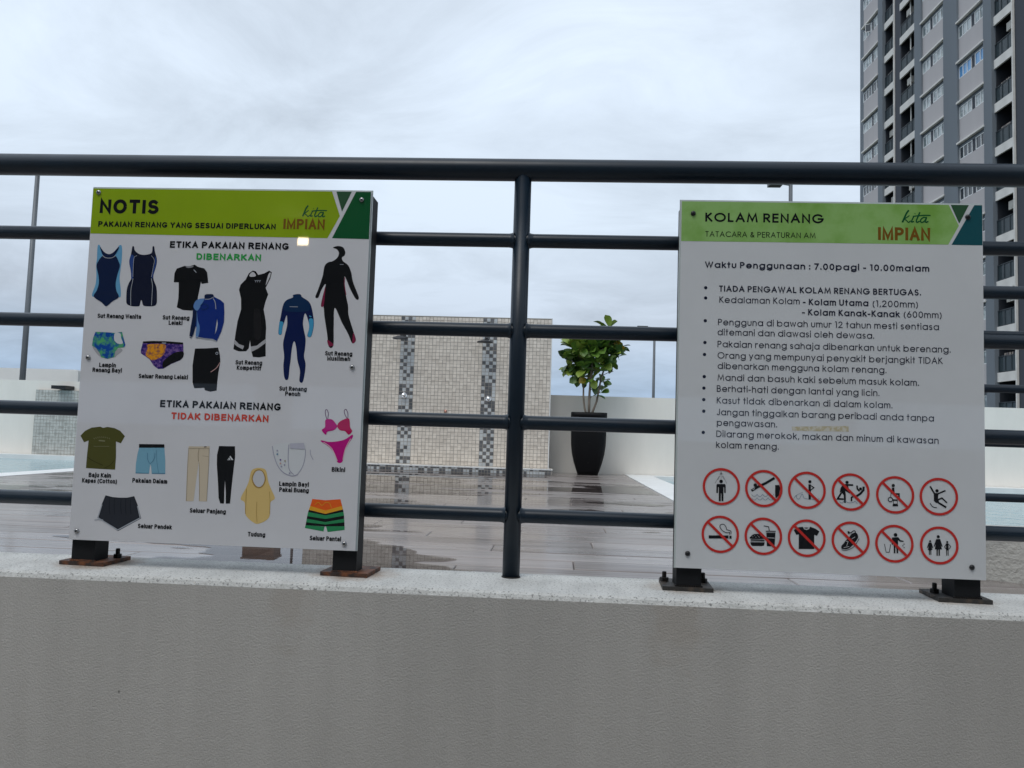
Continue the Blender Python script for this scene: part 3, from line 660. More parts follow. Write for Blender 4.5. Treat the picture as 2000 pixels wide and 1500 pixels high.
# ------------------------------------------------------------------ notice boards
ART = {"L": [
('poly', 'header_band', 'lime', [(-312.5, 814.5), (220.2, 805.7), (239.5, 752.2), (214.9, 704.0), (-315.4, 705.9)], 1, 0),
('poly', 'header_triangle', 'darkgreen2', [(229.5, 805.8), (262.6, 806.2), (243.5, 761.5)], 1, 0),
('poly', 'header_block', 'darkgreen', [(271.8, 806.4), (317.0, 807.0), (321.5, 703.4), (224.7, 704.2)], 1, 0),
('poly', 'swimsuit_picture', 'skyblue', [(-285.5, 679.0), (-280.1, 679.1), (-274.2, 663.3), (-271.3, 658.0), (-281.6, 647.3), (-283.3, 634.7), (-278.0, 614.8), (-276.1, 598.2), (-278.8, 583.2), (-285.5, 568.9), (-290.9, 573.0), (-284.7, 594.7), (-284.1, 614.7), (-286.1, 638.0), (-285.3, 651.4)], 1, 1),
('poly', 'swimsuit_picture', 'skyblue', [(-238.7, 679.8), (-231.9, 679.1), (-230.1, 652.4), (-231.2, 632.4), (-232.2, 609.0), (-228.1, 585.9), (-227.1, 571.0), (-231.2, 569.2), (-238.0, 582.4), (-240.8, 598.9), (-238.0, 618.9), (-234.9, 635.6), (-239.0, 647.2), (-245.7, 657.4), (-242.8, 665.5)], 1, 1),
('poly', 'swimsuit_picture', 'navy', [(-273.0, 657.5), (-265.9, 653.4), (-253.1, 653.3), (-244.0, 657.5), (-237.4, 647.2), (-233.2, 635.7), (-237.1, 618.9), (-240.0, 598.9), (-237.2, 582.4), (-231.2, 569.2), (-244.9, 559.0), (-254.5, 550.2), (-259.5, 549.1), (-268.5, 556.8), (-286.3, 568.9), (-280.5, 583.1), (-277.3, 598.2), (-279.3, 614.8), (-285.0, 634.7), (-281.6, 646.4)], 2, 1),
('poly', 'swimsuit_picture', 'navy', [(-280.0, 677.4), (-270.1, 665.9), (-258.7, 661.4), (-248.9, 666.2), (-239.4, 677.3), (-238.3, 674.3), (-245.1, 660.5), (-251.5, 654.5), (-265.1, 654.3), (-273.1, 660.0), (-277.7, 669.9)], 3, 1),
('line', 'swimsuit_picture', 'pale', [(-273.0, 658.3), (-265.9, 653.4), (-253.1, 653.1), (-244.0, 658.1)], 1.16, 4, 1),
('poly', 'leg_swimsuit_picture', 'blackblue', [(-208.5, 678.6), (-205.1, 678.7), (-202.4, 670.4), (-192.6, 663.1), (-180.6, 661.3), (-167.2, 664.4), (-164.2, 670.2), (-164.0, 679.4), (-160.6, 679.5), (-158.2, 668.7), (-152.5, 650.5), (-154.3, 633.8), (-158.3, 617.1), (-156.8, 607.2), (-149.8, 590.8), (-147.4, 571.0), (-147.6, 556.1), (-154.8, 551.0), (-171.7, 550.7), (-177.3, 553.8), (-180.0, 562.4), (-182.5, 562.0), (-183.7, 553.7), (-186.8, 550.0), (-202.0, 550.3), (-212.4, 554.7), (-214.6, 566.3), (-214.6, 586.2), (-211.2, 599.5), (-206.8, 609.5), (-208.8, 626.1), (-213.5, 646.0), (-210.4, 662.8)], 1, 1),
('poly', 'leg_swimsuit_picture', 'blue', [(-209.9, 661.1), (-202.6, 655.4), (-204.6, 639.5), (-202.6, 622.9), (-202.6, 609.6), (-206.3, 609.6), (-208.3, 626.1), (-213.0, 646.0)], 2, 1),
('poly', 'leg_swimsuit_picture', 'blue', [(-157.6, 658.7), (-153.2, 650.5), (-154.8, 633.8), (-158.8, 617.1), (-160.4, 610.5), (-162.0, 615.4), (-159.5, 628.7), (-156.2, 645.4)], 2, 1),
('line', 'leg_swimsuit_picture', 'pale', [(-202.2, 609.6), (-203.6, 599.6), (-205.4, 583.0), (-203.4, 551.6)], 1.16, 3, 1),
('line', 'leg_swimsuit_picture', 'pale', [(-162.1, 610.4), (-158.6, 595.6), (-158.2, 577.4), (-158.0, 552.6)], 1.16, 3, 1),
('line', 'leg_swimsuit_picture', 'pale', [(-202.8, 612.9), (-203.3, 636.2), (-203.0, 654.5), (-196.6, 659.3)], 0.83, 4, 1),
('line', 'leg_swimsuit_picture', 'pale', [(-165.3, 659.9), (-157.9, 650.4), (-159.0, 637.0), (-161.9, 613.7)], 0.83, 4, 1),
('poly', 'black_shirt_picture', 'black', [(-91.4, 639.1), (-81.3, 638.5), (-68.9, 642.1), (-62.8, 638.0), (-47.5, 634.2), (-41.1, 626.0), (-37.3, 603.8), (-51.3, 601.0), (-53.3, 606.0), (-55.0, 592.7), (-58.0, 572.9), (-58.2, 563.0), (-66.7, 551.3), (-67.9, 543.4), (-88.9, 544.2), (-102.7, 549.7), (-100.5, 568.7), (-100.9, 588.5), (-101.8, 603.3), (-112.7, 603.5), (-112.3, 623.0), (-107.9, 633.0)], 1, 0),
('poly', 'black_shirt_picture', 'grey', [(-88.3, 638.0), (-72.1, 639.2), (-74.4, 636.0), (-84.1, 634.8)], 2, 1),
('line', 'black_shirt_picture', 'pale', [(-70.4, 631.1), (-64.5, 625.2)], 1.49, 2, 1),
('poly', 'rash_guard_picture', 'royal', [(-43.2, 577.8), (-34.2, 579.6), (-25.8, 579.3), (-22.1, 573.6), (-8.4, 567.3), (-0.5, 560.9), (1.4, 541.3), (1.8, 520.0), (-2.8, 500.3), (-11.5, 478.9), (-20.1, 482.7), (-13.0, 503.3), (-11.3, 516.4), (-13.6, 527.9), (-15.1, 511.4), (-16.5, 491.8), (-20.1, 483.5), (-38.5, 483.9), (-57.8, 487.5), (-56.5, 507.2), (-58.7, 510.4), (-61.1, 500.5), (-66.1, 485.7), (-71.2, 487.2), (-69.9, 506.9), (-67.1, 529.9), (-67.0, 556.2), (-60.1, 566.2), (-43.6, 569.9)], 3, 0),
('poly', 'rash_guard_picture', 'navy', [(-66.9, 554.6), (-59.6, 558.0), (-58.3, 530.1), (-61.1, 500.5), (-66.1, 486.0), (-70.9, 487.5), (-69.5, 506.9), (-66.8, 529.9)], 4, 1),
('poly', 'rash_guard_picture', 'steel', [(-60.1, 565.9), (-43.9, 569.6), (-47.2, 559.9), (-57.1, 543.3), (-66.0, 552.1)], 5, 1),
('poly', 'rash_guard_picture', 'steel', [(-58.4, 543.3), (-55.0, 523.6), (-49.5, 507.4), (-52.0, 487.3), (-57.4, 488.4), (-56.7, 515.4)], 5, 1),
('poly', 'rash_guard_picture', 'navy', [(-42.9, 577.3), (-34.2, 579.5), (-26.1, 579.1), (-24.2, 575.2), (-33.6, 570.1), (-41.9, 569.6)], 5, 1),
('line', 'rash_guard_picture', 'pale', [(-24.4, 570.3), (-19.4, 562.2), (-16.9, 547.5)], 1.32, 6, 1),
('line', 'rash_guard_picture', 'pale', [(-41.8, 568.3), (-31.9, 568.8), (-23.0, 573.6)], 1.16, 6, 1),
('line', 'rash_guard_picture', 'tealdark', [(-51.0, 553.3), (-46.3, 558.3), (-36.1, 556.1), (-34.9, 550.3), (-43.9, 546.0), (-49.9, 550.0)], 1.49, 6, 1),
('line', 'rash_guard_picture', 'pale', [(-57.9, 488.2), (-38.5, 484.6), (-20.1, 483.5)], 1.16, 6, 1),
('line', 'rash_guard_picture', 'pale', [(-19.6, 483.2), (-11.9, 479.8)], 1.16, 7, 1),
('line', 'rash_guard_picture', 'pale', [(-70.7, 487.9), (-66.0, 486.4)], 1.32, 7, 1),
('poly', 'swim_shorts_picture', 'black', [(-57.7, 462.8), (-31.2, 464.0), (-8.0, 466.2), (-3.0, 450.8), (-1.3, 436.2), (-4.1, 413.4), (-5.4, 392.3), (-5.7, 375.3), (-19.1, 372.5), (-31.2, 375.4), (-32.5, 380.2), (-54.3, 378.8), (-58.7, 390.8), (-60.9, 426.5)], 1, 0),
('line', 'swim_shorts_picture', 'rosepale', [(-20.7, 413.8), (-8.8, 423.0), (-2.0, 434.6)], 1.49, 2, 1),
('ring', 'swim_shorts_picture', 'pale', (-9.6, 453.9), 2.97, 1.82, 2),
('poly', 'competition_suit_picture', 'black', [(49.4, 625.6), (57.9, 631.9), (64.6, 630.3), (69.9, 622.7), (82.6, 626.2), (93.3, 632.6), (99.0, 628.7), (96.4, 615.5), (87.6, 595.6), (93.8, 581.5), (89.1, 567.2), (85.6, 549.7), (91.3, 525.9), (93.2, 510.7), (93.3, 489.0), (95.4, 450.1), (81.3, 447.5), (68.0, 448.3), (64.1, 460.1), (59.9, 483.8), (58.2, 466.4), (53.1, 459.8), (36.6, 459.4), (25.3, 463.5), (27.9, 496.1), (30.8, 522.3), (37.1, 548.6), (35.8, 570.5), (30.3, 590.1), (33.0, 601.1), (43.5, 612.3)], 1, 0),
('poly', 'competition_suit_picture', 'board', [(51.1, 622.3), (58.1, 628.8), (65.1, 622.6), (62.6, 619.2), (53.5, 618.6)], 2, 1),
('poly', 'competition_suit_picture', 'board', [(87.6, 602.6), (91.6, 623.1), (96.6, 628.2), (95.7, 619.9), (89.7, 604.9)], 2, 1),
('poly', 'competition_suit_picture', 'greypale', [(26.6, 484.1), (36.8, 474.6), (48.1, 471.0), (45.6, 463.5), (33.8, 469.1), (25.7, 475.4)], 2, 0),
('poly', 'competition_suit_picture', 'greypale', [(62.0, 469.8), (75.5, 472.3), (93.2, 486.8), (93.7, 478.2), (78.1, 465.9), (64.8, 459.0)], 2, 0),
('line', 'competition_suit_picture', 'pale', [(63.5, 611.3), (65.4, 609.0), (67.0, 611.4)], 0.88, 2, 0),
('line', 'competition_suit_picture', 'pale', [(65.4, 609.0), (65.5, 606.6)], 0.88, 3, 0),
('line', 'competition_suit_picture', 'pale', [(67.9, 611.4), (69.8, 609.1), (71.4, 611.5)], 0.88, 2, 0),
('line', 'competition_suit_picture', 'pale', [(69.8, 609.1), (69.9, 606.7)], 0.88, 3, 0),
('line', 'competition_suit_picture', 'pale', [(72.3, 611.5), (74.2, 609.2), (75.8, 611.6)], 0.88, 2, 0),
('line', 'competition_suit_picture', 'pale', [(74.2, 609.2), (74.3, 606.7)], 0.88, 3, 0),
('poly', 'competition_suit_picture', 'black3', [(64.9, 544.9), (79.2, 545.2), (83.2, 493.1), (70.2, 488.4)], 2, 1),
('poly', 'full_suit_picture', 'blue2', [(147.2, 581.1), (155.4, 583.5), (163.1, 583.0), (166.7, 577.6), (180.3, 569.2), (187.4, 558.5), (192.9, 536.9), (194.9, 517.4), (190.6, 494.6), (182.2, 495.5), (185.3, 512.8), (182.4, 528.0), (175.0, 543.0), (171.6, 523.4), (174.7, 506.1), (178.9, 488.9), (178.7, 469.4), (177.4, 452.2), (181.7, 432.9), (177.9, 399.5), (170.2, 400.3), (170.2, 421.8), (163.7, 443.2), (160.3, 466.8), (156.2, 481.9), (153.0, 480.7), (150.5, 466.6), (149.4, 445.0), (148.0, 429.8), (146.0, 404.0), (138.4, 404.8), (134.4, 429.5), (134.8, 451.1), (131.3, 476.9), (134.5, 498.7), (137.9, 518.3), (135.8, 537.8), (131.1, 522.4), (128.4, 511.5), (126.9, 497.4), (120.3, 498.3), (120.5, 515.7), (122.9, 533.1), (127.0, 559.3), (134.1, 570.4), (147.0, 576.1)], 1, 1),
('poly', 'full_suit_picture', 'cyan', [(121.8, 524.4), (129.6, 522.4), (128.0, 510.4), (126.7, 497.8), (120.7, 498.8), (120.9, 515.7)], 2, 1),
('poly', 'full_suit_picture', 'cyan', [(184.0, 530.2), (192.3, 531.4), (194.3, 517.4), (190.3, 495.2), (182.7, 495.9), (185.3, 512.8)], 2, 1),
('poly', 'full_suit_picture', 'tealnavy', [(147.9, 580.5), (163.2, 582.3), (166.7, 577.2), (179.2, 568.7), (185.2, 558.4), (179.2, 547.4), (135.3, 546.4), (127.7, 557.2), (134.6, 569.9), (147.5, 575.7)], 2, 1),
('line', 'full_suit_picture', 'pale', [(141.4, 556.4), (159.0, 556.3)], 1.1, 3, 1),
('line', 'full_suit_picture', 'cyan', [(184.5, 537.8), (189.0, 535.7)], 2.2, 3, 1),
('poly', 'modest_suit_picture', 'black', [(228.0, 684.2), (238.1, 687.8), (249.2, 685.2), (254.5, 675.4), (253.3, 667.7), (248.1, 663.3), (250.6, 655.7), (261.9, 647.1), (269.2, 632.0), (274.6, 610.3), (288.0, 579.1), (281.6, 576.1), (268.6, 597.1), (256.1, 623.0), (255.6, 605.6), (260.6, 581.8), (266.0, 560.2), (268.0, 540.7), (279.2, 508.6), (285.6, 489.3), (278.3, 482.3), (268.7, 501.8), (254.5, 525.3), (237.8, 556.3), (237.4, 518.4), (238.4, 476.3), (228.6, 474.6), (224.1, 500.8), (217.0, 535.2), (213.6, 559.0), (208.2, 558.9), (210.5, 578.5), (215.9, 602.6), (213.6, 604.7), (206.6, 591.5), (201.8, 577.3), (195.2, 578.2), (200.9, 595.8), (208.4, 622.1), (211.7, 644.0), (219.0, 652.4), (228.7, 655.3), (238.2, 663.1), (241.0, 673.0), (236.3, 680.6)], 1, 1),
('poly', 'modest_suit_picture', 'wine', [(211.2, 578.5), (215.6, 600.4), (215.3, 578.6), (213.6, 559.5), (208.6, 559.4)], 2, 1),
('poly', 'modest_suit_picture', 'wine', [(279.9, 504.3), (285.3, 489.3), (284.6, 485.9), (278.7, 482.7)], 2, 1),
('poly', 'modest_suit_picture', 'wine', [(225.4, 487.9), (237.7, 480.0), (237.9, 476.5), (229.1, 475.0)], 2, 1),
('line', 'modest_suit_picture', 'wine', [(256.0, 620.8), (256.0, 605.6), (260.5, 583.9)], 1.54, 2, 1),
('line', 'modest_suit_picture', 'pale', [(244.4, 648.3), (252.3, 648.3)], 0.88, 3, 1),
('poly', 'swim_nappy_picture', 'greypale', [(-281.4, 461.8), (-270.8, 460.5), (-256.4, 447.7), (-241.2, 448.0), (-231.5, 453.2), (-221.8, 459.2), (-215.5, 454.4), (-227.4, 443.5), (-232.2, 440.1), (-260.9, 439.3), (-276.1, 452.1)], 1, 1),
('poly', 'swim_nappy_picture', 'nappy', [(-277.3, 493.2), (-254.5, 493.0), (-234.1, 491.8), (-219.1, 494.6), (-214.8, 481.6), (-209.6, 466.9), (-211.8, 461.9), (-225.2, 459.9), (-231.3, 451.6), (-232.2, 440.1), (-247.2, 436.1), (-260.9, 439.3), (-264.8, 447.5), (-274.1, 458.7), (-282.9, 463.4), (-281.5, 479.9)], 2, 0),
('poly', 'swim_nappy_picture', 'greywhite', [(-234.1, 491.3), (-222.6, 490.9), (-219.9, 481.4), (-215.4, 470.0), (-225.8, 469.0), (-234.8, 477.0)], 3, 1),
('poly', 'swim_brief_picture', 'purple', [(-171.5, 475.2), (-148.9, 476.6), (-115.4, 476.6), (-84.3, 474.9), (-81.8, 452.1), (-87.8, 437.2), (-107.3, 428.6), (-123.4, 418.4), (-135.0, 417.3), (-145.5, 424.3), (-154.7, 437.2), (-174.8, 449.7), (-175.3, 456.3)], 1, 0),
('poly', 'swim_brief_picture', 'orangepat', [(-160.2, 468.9), (-126.7, 470.6), (-121.3, 464.2), (-126.8, 446.0), (-146.3, 435.7), (-154.8, 438.8), (-163.7, 446.7), (-161.2, 459.9)], 2, 1),
('poly', 'swim_brief_picture', 'black', [(-82.6, 455.3), (-84.7, 440.6), (-107.4, 429.4), (-123.8, 420.0), (-124.7, 433.0), (-113.4, 444.7), (-100.5, 453.2)], 2, 1),
('poly', 'swim_brief_picture', 'black', [(-171.5, 475.2), (-148.9, 476.6), (-115.4, 476.6), (-84.3, 474.9), (-84.1, 471.0), (-123.5, 472.6), (-171.3, 471.8)], 3, 0),
('line', 'swim_brief_picture', 'pale', [(-129.9, 472.8), (-121.0, 472.7)], 1.98, 4, 0),
('poly', 'olive_shirt_picture', 'olive', [(-252.8, 292.0), (-246.4, 289.6), (-237.2, 291.9), (-221.4, 289.9), (-208.5, 284.3), (-197.8, 273.6), (-205.7, 258.3), (-216.4, 261.9), (-214.2, 229.9), (-214.4, 202.9), (-246.7, 203.2), (-278.0, 204.1), (-277.6, 227.8), (-276.2, 262.0), (-286.0, 258.1), (-294.7, 271.5), (-285.6, 281.9), (-271.5, 289.4)], 1, 0),
('line', 'olive_shirt_picture', 'olivepale', [(-265.4, 268.0), (-263.3, 265.2)], 1.03, 2, 0),
('line', 'olive_shirt_picture', 'olivepale', [(-261.3, 269.4), (-259.2, 266.6)], 1.03, 2, 0),
('line', 'olive_shirt_picture', 'olivepale', [(-257.2, 270.4), (-255.1, 267.6)], 1.03, 2, 0),
('line', 'olive_shirt_picture', 'olivepale', [(-253.1, 271.1), (-251.0, 268.3)], 1.03, 2, 0),
('line', 'olive_shirt_picture', 'olivepale', [(-248.9, 271.4), (-246.8, 268.6)], 1.03, 2, 0),
('line', 'olive_shirt_picture', 'olivepale', [(-244.7, 271.3), (-242.7, 268.6)], 1.03, 2, 0),
('line', 'olive_shirt_picture', 'olivepale', [(-240.5, 270.9), (-238.5, 268.2)], 1.03, 2, 0),
('line', 'olive_shirt_picture', 'olivepale', [(-236.3, 270.1), (-234.2, 267.4)], 1.03, 2, 0),
('line', 'olive_shirt_picture', 'olivepale', [(-232.1, 269.0), (-230.0, 266.3)], 1.03, 2, 0),
('line', 'olive_shirt_picture', 'olivepale', [(-253.9, 262.8), (-240.3, 262.0)], 2.67, 2, 1),
('line', 'olive_shirt_picture', 'olivepale', [(-264.5, 250.3), (-230.2, 251.2)], 0.82, 2, 0),
('line', 'olive_shirt_picture', 'olivedark', [(-276.5, 227.8), (-264.5, 220.2), (-241.0, 211.0)], 1.23, 2, 1),
('line', 'olive_shirt_picture', 'olivedark', [(-217.8, 221.8), (-226.4, 211.5), (-238.5, 205.1)], 1.03, 2, 1),
('poly', 'boxer_shorts_picture', 'paleblue', [(-165.2, 251.5), (-111.1, 253.3), (-107.3, 225.4), (-105.5, 197.2), (-134.7, 196.6), (-137.0, 212.5), (-139.3, 216.4), (-140.5, 196.8), (-169.8, 196.4), (-170.3, 215.3), (-168.0, 237.4)], 1, 0),
('poly', 'boxer_shorts_picture', 'black', [(-166.1, 258.1), (-111.5, 259.3), (-110.6, 252.3), (-165.6, 250.5)], 2, 0),
('line', 'boxer_shorts_picture', 'midblue', [(-146.4, 240.1), (-145.7, 228.2), (-139.4, 218.4), (-131.2, 228.6), (-130.6, 240.6)], 1.23, 2, 1),
('line', 'boxer_shorts_picture', 'midblue', [(-127.2, 246.7), (-125.4, 224.8), (-120.0, 199.1)], 0.82, 2, 1),
('line', 'boxer_shorts_picture', 'midblue', [(-169.1, 197.8), (-141.0, 198.0)], 1.03, 2, 1),
('line', 'boxer_shorts_picture', 'midblue', [(-134.4, 198.0), (-106.0, 198.6)], 1.03, 2, 1),
('poly', 'beige_trousers_picture', 'beige', [(-58.8, 256.9), (-36.2, 257.3), (-13.7, 258.4), (-13.4, 236.5), (-13.1, 196.8), (-13.0, 143.7), (-30.0, 143.5), (-31.7, 176.3), (-35.3, 225.8), (-37.6, 195.9), (-41.6, 143.3), (-57.9, 142.7), (-59.1, 195.2), (-59.5, 235.0)], 1, 0),
('poly', 'beige_trousers_picture', 'black', [(-26.0, 257.4), (-19.8, 257.6), (-20.3, 256.2), (-24.8, 255.6)], 2, 0),
('line', 'beige_trousers_picture', 'beigedark', [(-36.0, 253.7), (-37.2, 239.7), (-35.7, 225.8)], 1.64, 2, 1),
('line', 'beige_trousers_picture', 'beigedark', [(-27.9, 238.0), (-14.5, 236.5)], 0.82, 2, 1),
('line', 'beige_trousers_picture', 'beigedark', [(-58.6, 253.0), (-58.3, 215.1), (-57.0, 143.7)], 1.03, 2, 1),
('line', 'beige_trousers_picture', 'beigedark', [(-14.5, 254.4), (-13.5, 216.6), (-13.7, 145.3)], 1.03, 2, 1),
('line', 'beige_trousers_picture', 'beigedark', [(-58.3, 252.6), (-14.1, 254.0)], 0.82, 3, 0),
('line', 'beige_trousers_picture', 'beigedark', [(-34.2, 223.9), (-30.7, 176.3), (-29.2, 144.7)], 1.03, 2, 1),
('poly', 'joggers_picture', 'black', [(6.3, 259.5), (40.2, 260.0), (41.9, 238.3), (39.3, 200.0), (37.7, 170.3), (36.5, 141.1), (27.4, 140.7), (26.0, 165.6), (23.1, 188.8), (22.7, 165.5), (23.9, 144.4), (23.0, 140.6), (15.4, 140.9), (11.4, 152.4), (8.6, 182.0), (3.8, 220.0), (3.0, 241.3)], 1, 0),
('poly', 'joggers_picture', 'greywhite', [(25.9, 230.8), (27.1, 232.9), (29.4, 230.9)], 2, 0),
('poly', 'joggers_picture', 'greywhite', [(27.5, 234.0), (29.1, 236.2), (32.9, 231.0), (30.7, 230.9)], 2, 0),
('poly', 'joggers_picture', 'greywhite', [(29.9, 237.5), (31.5, 240.1), (38.6, 231.4), (34.6, 231.3)], 2, 0),
('poly', 'nappy_picture', 'greywhite', [(120.8, 262.2), (141.1, 270.2), (184.4, 271.6), (190.3, 262.3), (190.1, 243.2), (185.7, 224.0), (174.7, 205.7), (164.1, 203.2), (148.7, 208.0), (135.0, 220.2), (126.3, 241.1)], 1, 1),
('line', 'nappy_picture', 'lilacgrey', [(119.7, 263.2), (125.2, 241.1), (134.5, 221.2), (147.6, 208.3), (164.1, 202.8), (175.8, 205.7)], 1.54, 2, 1),
('line', 'nappy_picture', 'lilacgrey', [(175.8, 205.7), (186.4, 224.0), (190.1, 243.2), (190.5, 258.0)], 1.1, 2, 1),
('line', 'nappy_picture', 'lilacgrey', [(154.7, 267.5), (154.5, 242.0), (157.9, 216.7), (168.3, 205.5)], 1.32, 3, 1),
('poly', 'nappy_picture', 'lilacpale', [(156.9, 269.7), (186.1, 271.7), (190.0, 258.4), (157.9, 259.5)], 4, 0),
('line', 'nappy_picture', 'lilacgrey', [(200.2, 258.3), (201.8, 247.8), (207.7, 237.4)], 1.1, 2, 1),
('disc', 'nappy_picture', 'purple', (138.6, 235.1), 1.76, 5),
('disc', 'nappy_picture', 'beigedark', (148.4, 233.3), 1.76, 5),
('disc', 'nappy_picture', 'lilacgrey', (141.4, 221.5), 1.76, 5),
('disc', 'nappy_picture', 'lilacgrey', (131.0, 254.0), 1.76, 5),
('disc', 'nappy_picture', 'midblue', (131.4, 246.6), 1.76, 5),
('disc', 'nappy_picture', 'lilacgrey', (147.8, 224.9), 1.76, 5),
('disc', 'nappy_picture', 'rosepale', (138.9, 227.7), 1.76, 5),
('disc', 'nappy_picture', 'lilacgrey', (159.5, 208.3), 1.76, 5),
('poly', 'headscarf_picture', 'butter', [(78.0, 209.8), (87.4, 216.0), (100.4, 216.5), (109.4, 210.9), (114.9, 189.9), (122.3, 173.3), (130.8, 155.6), (121.6, 145.8), (121.9, 120.6), (114.9, 109.8), (100.2, 102.4), (89.3, 103.6), (71.1, 118.7), (67.5, 143.9), (58.3, 152.0), (68.0, 173.5), (73.7, 188.5)], 1, 1),
('poly', 'headscarf_picture', 'butterdark', [(93.6, 213.7), (103.4, 209.6), (109.9, 195.0), (105.0, 180.0), (95.8, 174.9), (85.9, 179.4), (79.5, 194.0), (84.3, 208.9)], 2, 1),
('poly', 'headscarf_picture', 'board', [(94.2, 211.6), (102.2, 208.1), (107.3, 194.9), (103.6, 182.1), (96.1, 177.4), (88.0, 181.6), (82.1, 194.0), (86.6, 207.5)], 3, 1),
('line', 'headscarf_picture', 'butterdark', [(69.7, 173.5), (70.0, 146.1), (70.5, 120.8)], 1.1, 2, 1),
('line', 'headscarf_picture', 'butterdark', [(93.4, 146.9), (93.5, 125.9), (96.1, 104.9)], 0.88, 2, 1),
('line', 'headscarf_picture', 'butterdark', [(118.6, 168.9), (121.1, 147.9), (121.6, 122.7)], 0.88, 2, 1),
('poly', 'bikini_picture', 'magenta', [(229.6, 320.8), (242.5, 322.3), (250.4, 315.1), (255.0, 307.8), (247.9, 300.1), (235.1, 296.6), (231.1, 290.1), (222.6, 299.4), (229.2, 305.9)], 2, 1),
('poly', 'bikini_picture', 'magenta2', [(255.0, 307.8), (257.9, 316.4), (268.4, 323.1), (279.1, 324.5), (282.0, 307.6), (286.7, 299.2), (279.5, 291.6), (271.6, 298.8), (260.8, 300.5)], 2, 1),
('poly', 'bikini_picture', 'magenta', [(223.0, 278.2), (240.4, 275.5), (261.8, 278.3), (274.5, 283.0), (287.0, 291.8), (288.4, 286.6), (279.4, 271.5), (271.6, 254.3), (269.2, 235.7), (259.0, 233.8), (252.4, 249.5), (241.0, 263.9), (223.2, 275.0)], 1, 1),
('line', 'bikini_picture', 'strap', [(232.1, 322.0), (228.5, 333.6), (228.6, 341.0), (231.8, 341.6), (234.8, 333.8), (233.8, 322.0)], 1.32, 1, 1),
('line', 'bikini_picture', 'strap', [(275.2, 324.3), (269.1, 334.8), (268.5, 342.2), (272.2, 343.2), (276.0, 335.0), (276.1, 324.4)], 1.32, 1, 1),
('line', 'bikini_picture', 'rosewhite', [(227.5, 274.5), (245.4, 261.9), (258.4, 237.0)], 1.54, 2, 1),
('line', 'bikini_picture', 'rosewhite', [(284.2, 283.3), (274.4, 262.9), (270.1, 239.5)], 1.54, 2, 1),
('poly', 'striped_shorts_picture', 'orangered', [(209.6, 157.0), (237.2, 155.3), (268.6, 158.5), (272.8, 145.0), (238.2, 134.3), (206.0, 142.6)], 1, 0),
('poly', 'striped_shorts_picture', 'amber', [(206.0, 142.6), (238.2, 134.3), (272.8, 145.0), (274.9, 137.8), (238.5, 127.4), (203.4, 134.5)], 1, 0),
('poly', 'striped_shorts_picture', 'black', [(203.4, 134.5), (238.5, 127.4), (274.9, 137.8), (276.2, 133.0), (238.7, 124.5), (202.3, 129.9)], 1, 0),
('poly', 'striped_shorts_picture', 'green', [(202.3, 129.9), (238.7, 124.5), (276.2, 133.0), (277.6, 125.3), (239.0, 117.0), (200.6, 121.4)], 1, 0),
('poly', 'striped_shorts_picture', 'black', [(200.6, 121.4), (239.0, 117.0), (277.6, 125.3), (278.3, 119.1), (239.3, 110.8), (200.0, 116.2)], 1, 0),
('poly', 'striped_shorts_picture', 'green', [(200.0, 116.2), (239.3, 110.8), (278.3, 119.1), (279.1, 111.8), (239.6, 105.7), (199.1, 108.8)], 1, 0),
('poly', 'striped_shorts_picture', 'black', [(199.1, 108.8), (239.6, 105.7), (279.1, 111.8), (279.7, 103.9), (239.8, 102.0), (198.1, 102.9)], 1, 0),
('poly', 'striped_shorts_picture', 'green', [(198.1, 102.9), (238.1, 101.5), (236.4, 91.4), (197.1, 97.2)], 1, 0),
('poly', 'striped_shorts_picture', 'green', [(241.2, 102.1), (279.7, 103.9), (280.2, 96.2), (245.0, 90.7)], 1, 0),
('line', 'striped_shorts_picture', 'amber', [(215.5, 145.0), (222.8, 150.5), (230.6, 144.5), (237.8, 150.5), (246.5, 149.3), (250.8, 140.0)], 1.1, 3, 1),
('poly', 'grey_shorts_picture', 'charcoal', [(-231.4, 148.8), (-215.7, 145.6), (-201.1, 144.9), (-184.6, 145.5), (-169.4, 149.2), (-161.0, 132.0), (-151.3, 103.7), (-176.7, 88.9), (-199.5, 75.6), (-224.3, 90.0), (-246.2, 101.1), (-239.3, 127.2)], 1, 0),
('line', 'grey_shorts_picture', 'pale', [(-237.8, 129.3), (-244.7, 101.6), (-223.2, 90.1), (-199.9, 77.9), (-177.9, 90.8), (-153.4, 104.6), (-160.8, 129.1)], 2.06, 2, 0),
('line', 'grey_shorts_picture', 'pale', [(-251.6, 96.6), (-241.4, 98.3), (-233.0, 97.3)], 1.85, 3, 1),
('line', 'grey_shorts_picture', 'charcoal2', [(-221.7, 142.8), (-221.6, 125.9), (-219.0, 110.1)], 1.23, 2, 1),
('line', 'grey_shorts_picture', 'charcoal2', [(-211.4, 143.1), (-211.2, 126.2), (-208.7, 110.5)], 1.23, 2, 1),
('line', 'grey_shorts_picture', 'charcoal2', [(-196.9, 143.7), (-196.8, 126.8), (-194.3, 111.0)], 1.23, 2, 1),
('line', 'grey_shorts_picture', 'charcoal2', [(-186.6, 144.0), (-186.5, 127.1), (-184.0, 111.4)], 1.23, 2, 1),
('line', 'grey_shorts_picture', 'charcoal2', [(-176.3, 144.4), (-176.2, 127.5), (-173.7, 111.8)], 1.23, 2, 1),
('line', 'script_lettering', 'darkgreen', [(170.2, 773.8), (166.2, 767.7), (162.4, 758.1), (159.5, 750.1)], 3.38, 2, 1),
('line', 'script_lettering', 'darkgreen', [(171.9, 763.5), (167.2, 759.7), (163.1, 756.5), (166.9, 753.9), (170.8, 750.1), (174.9, 753.2)], 2.15, 2, 1),
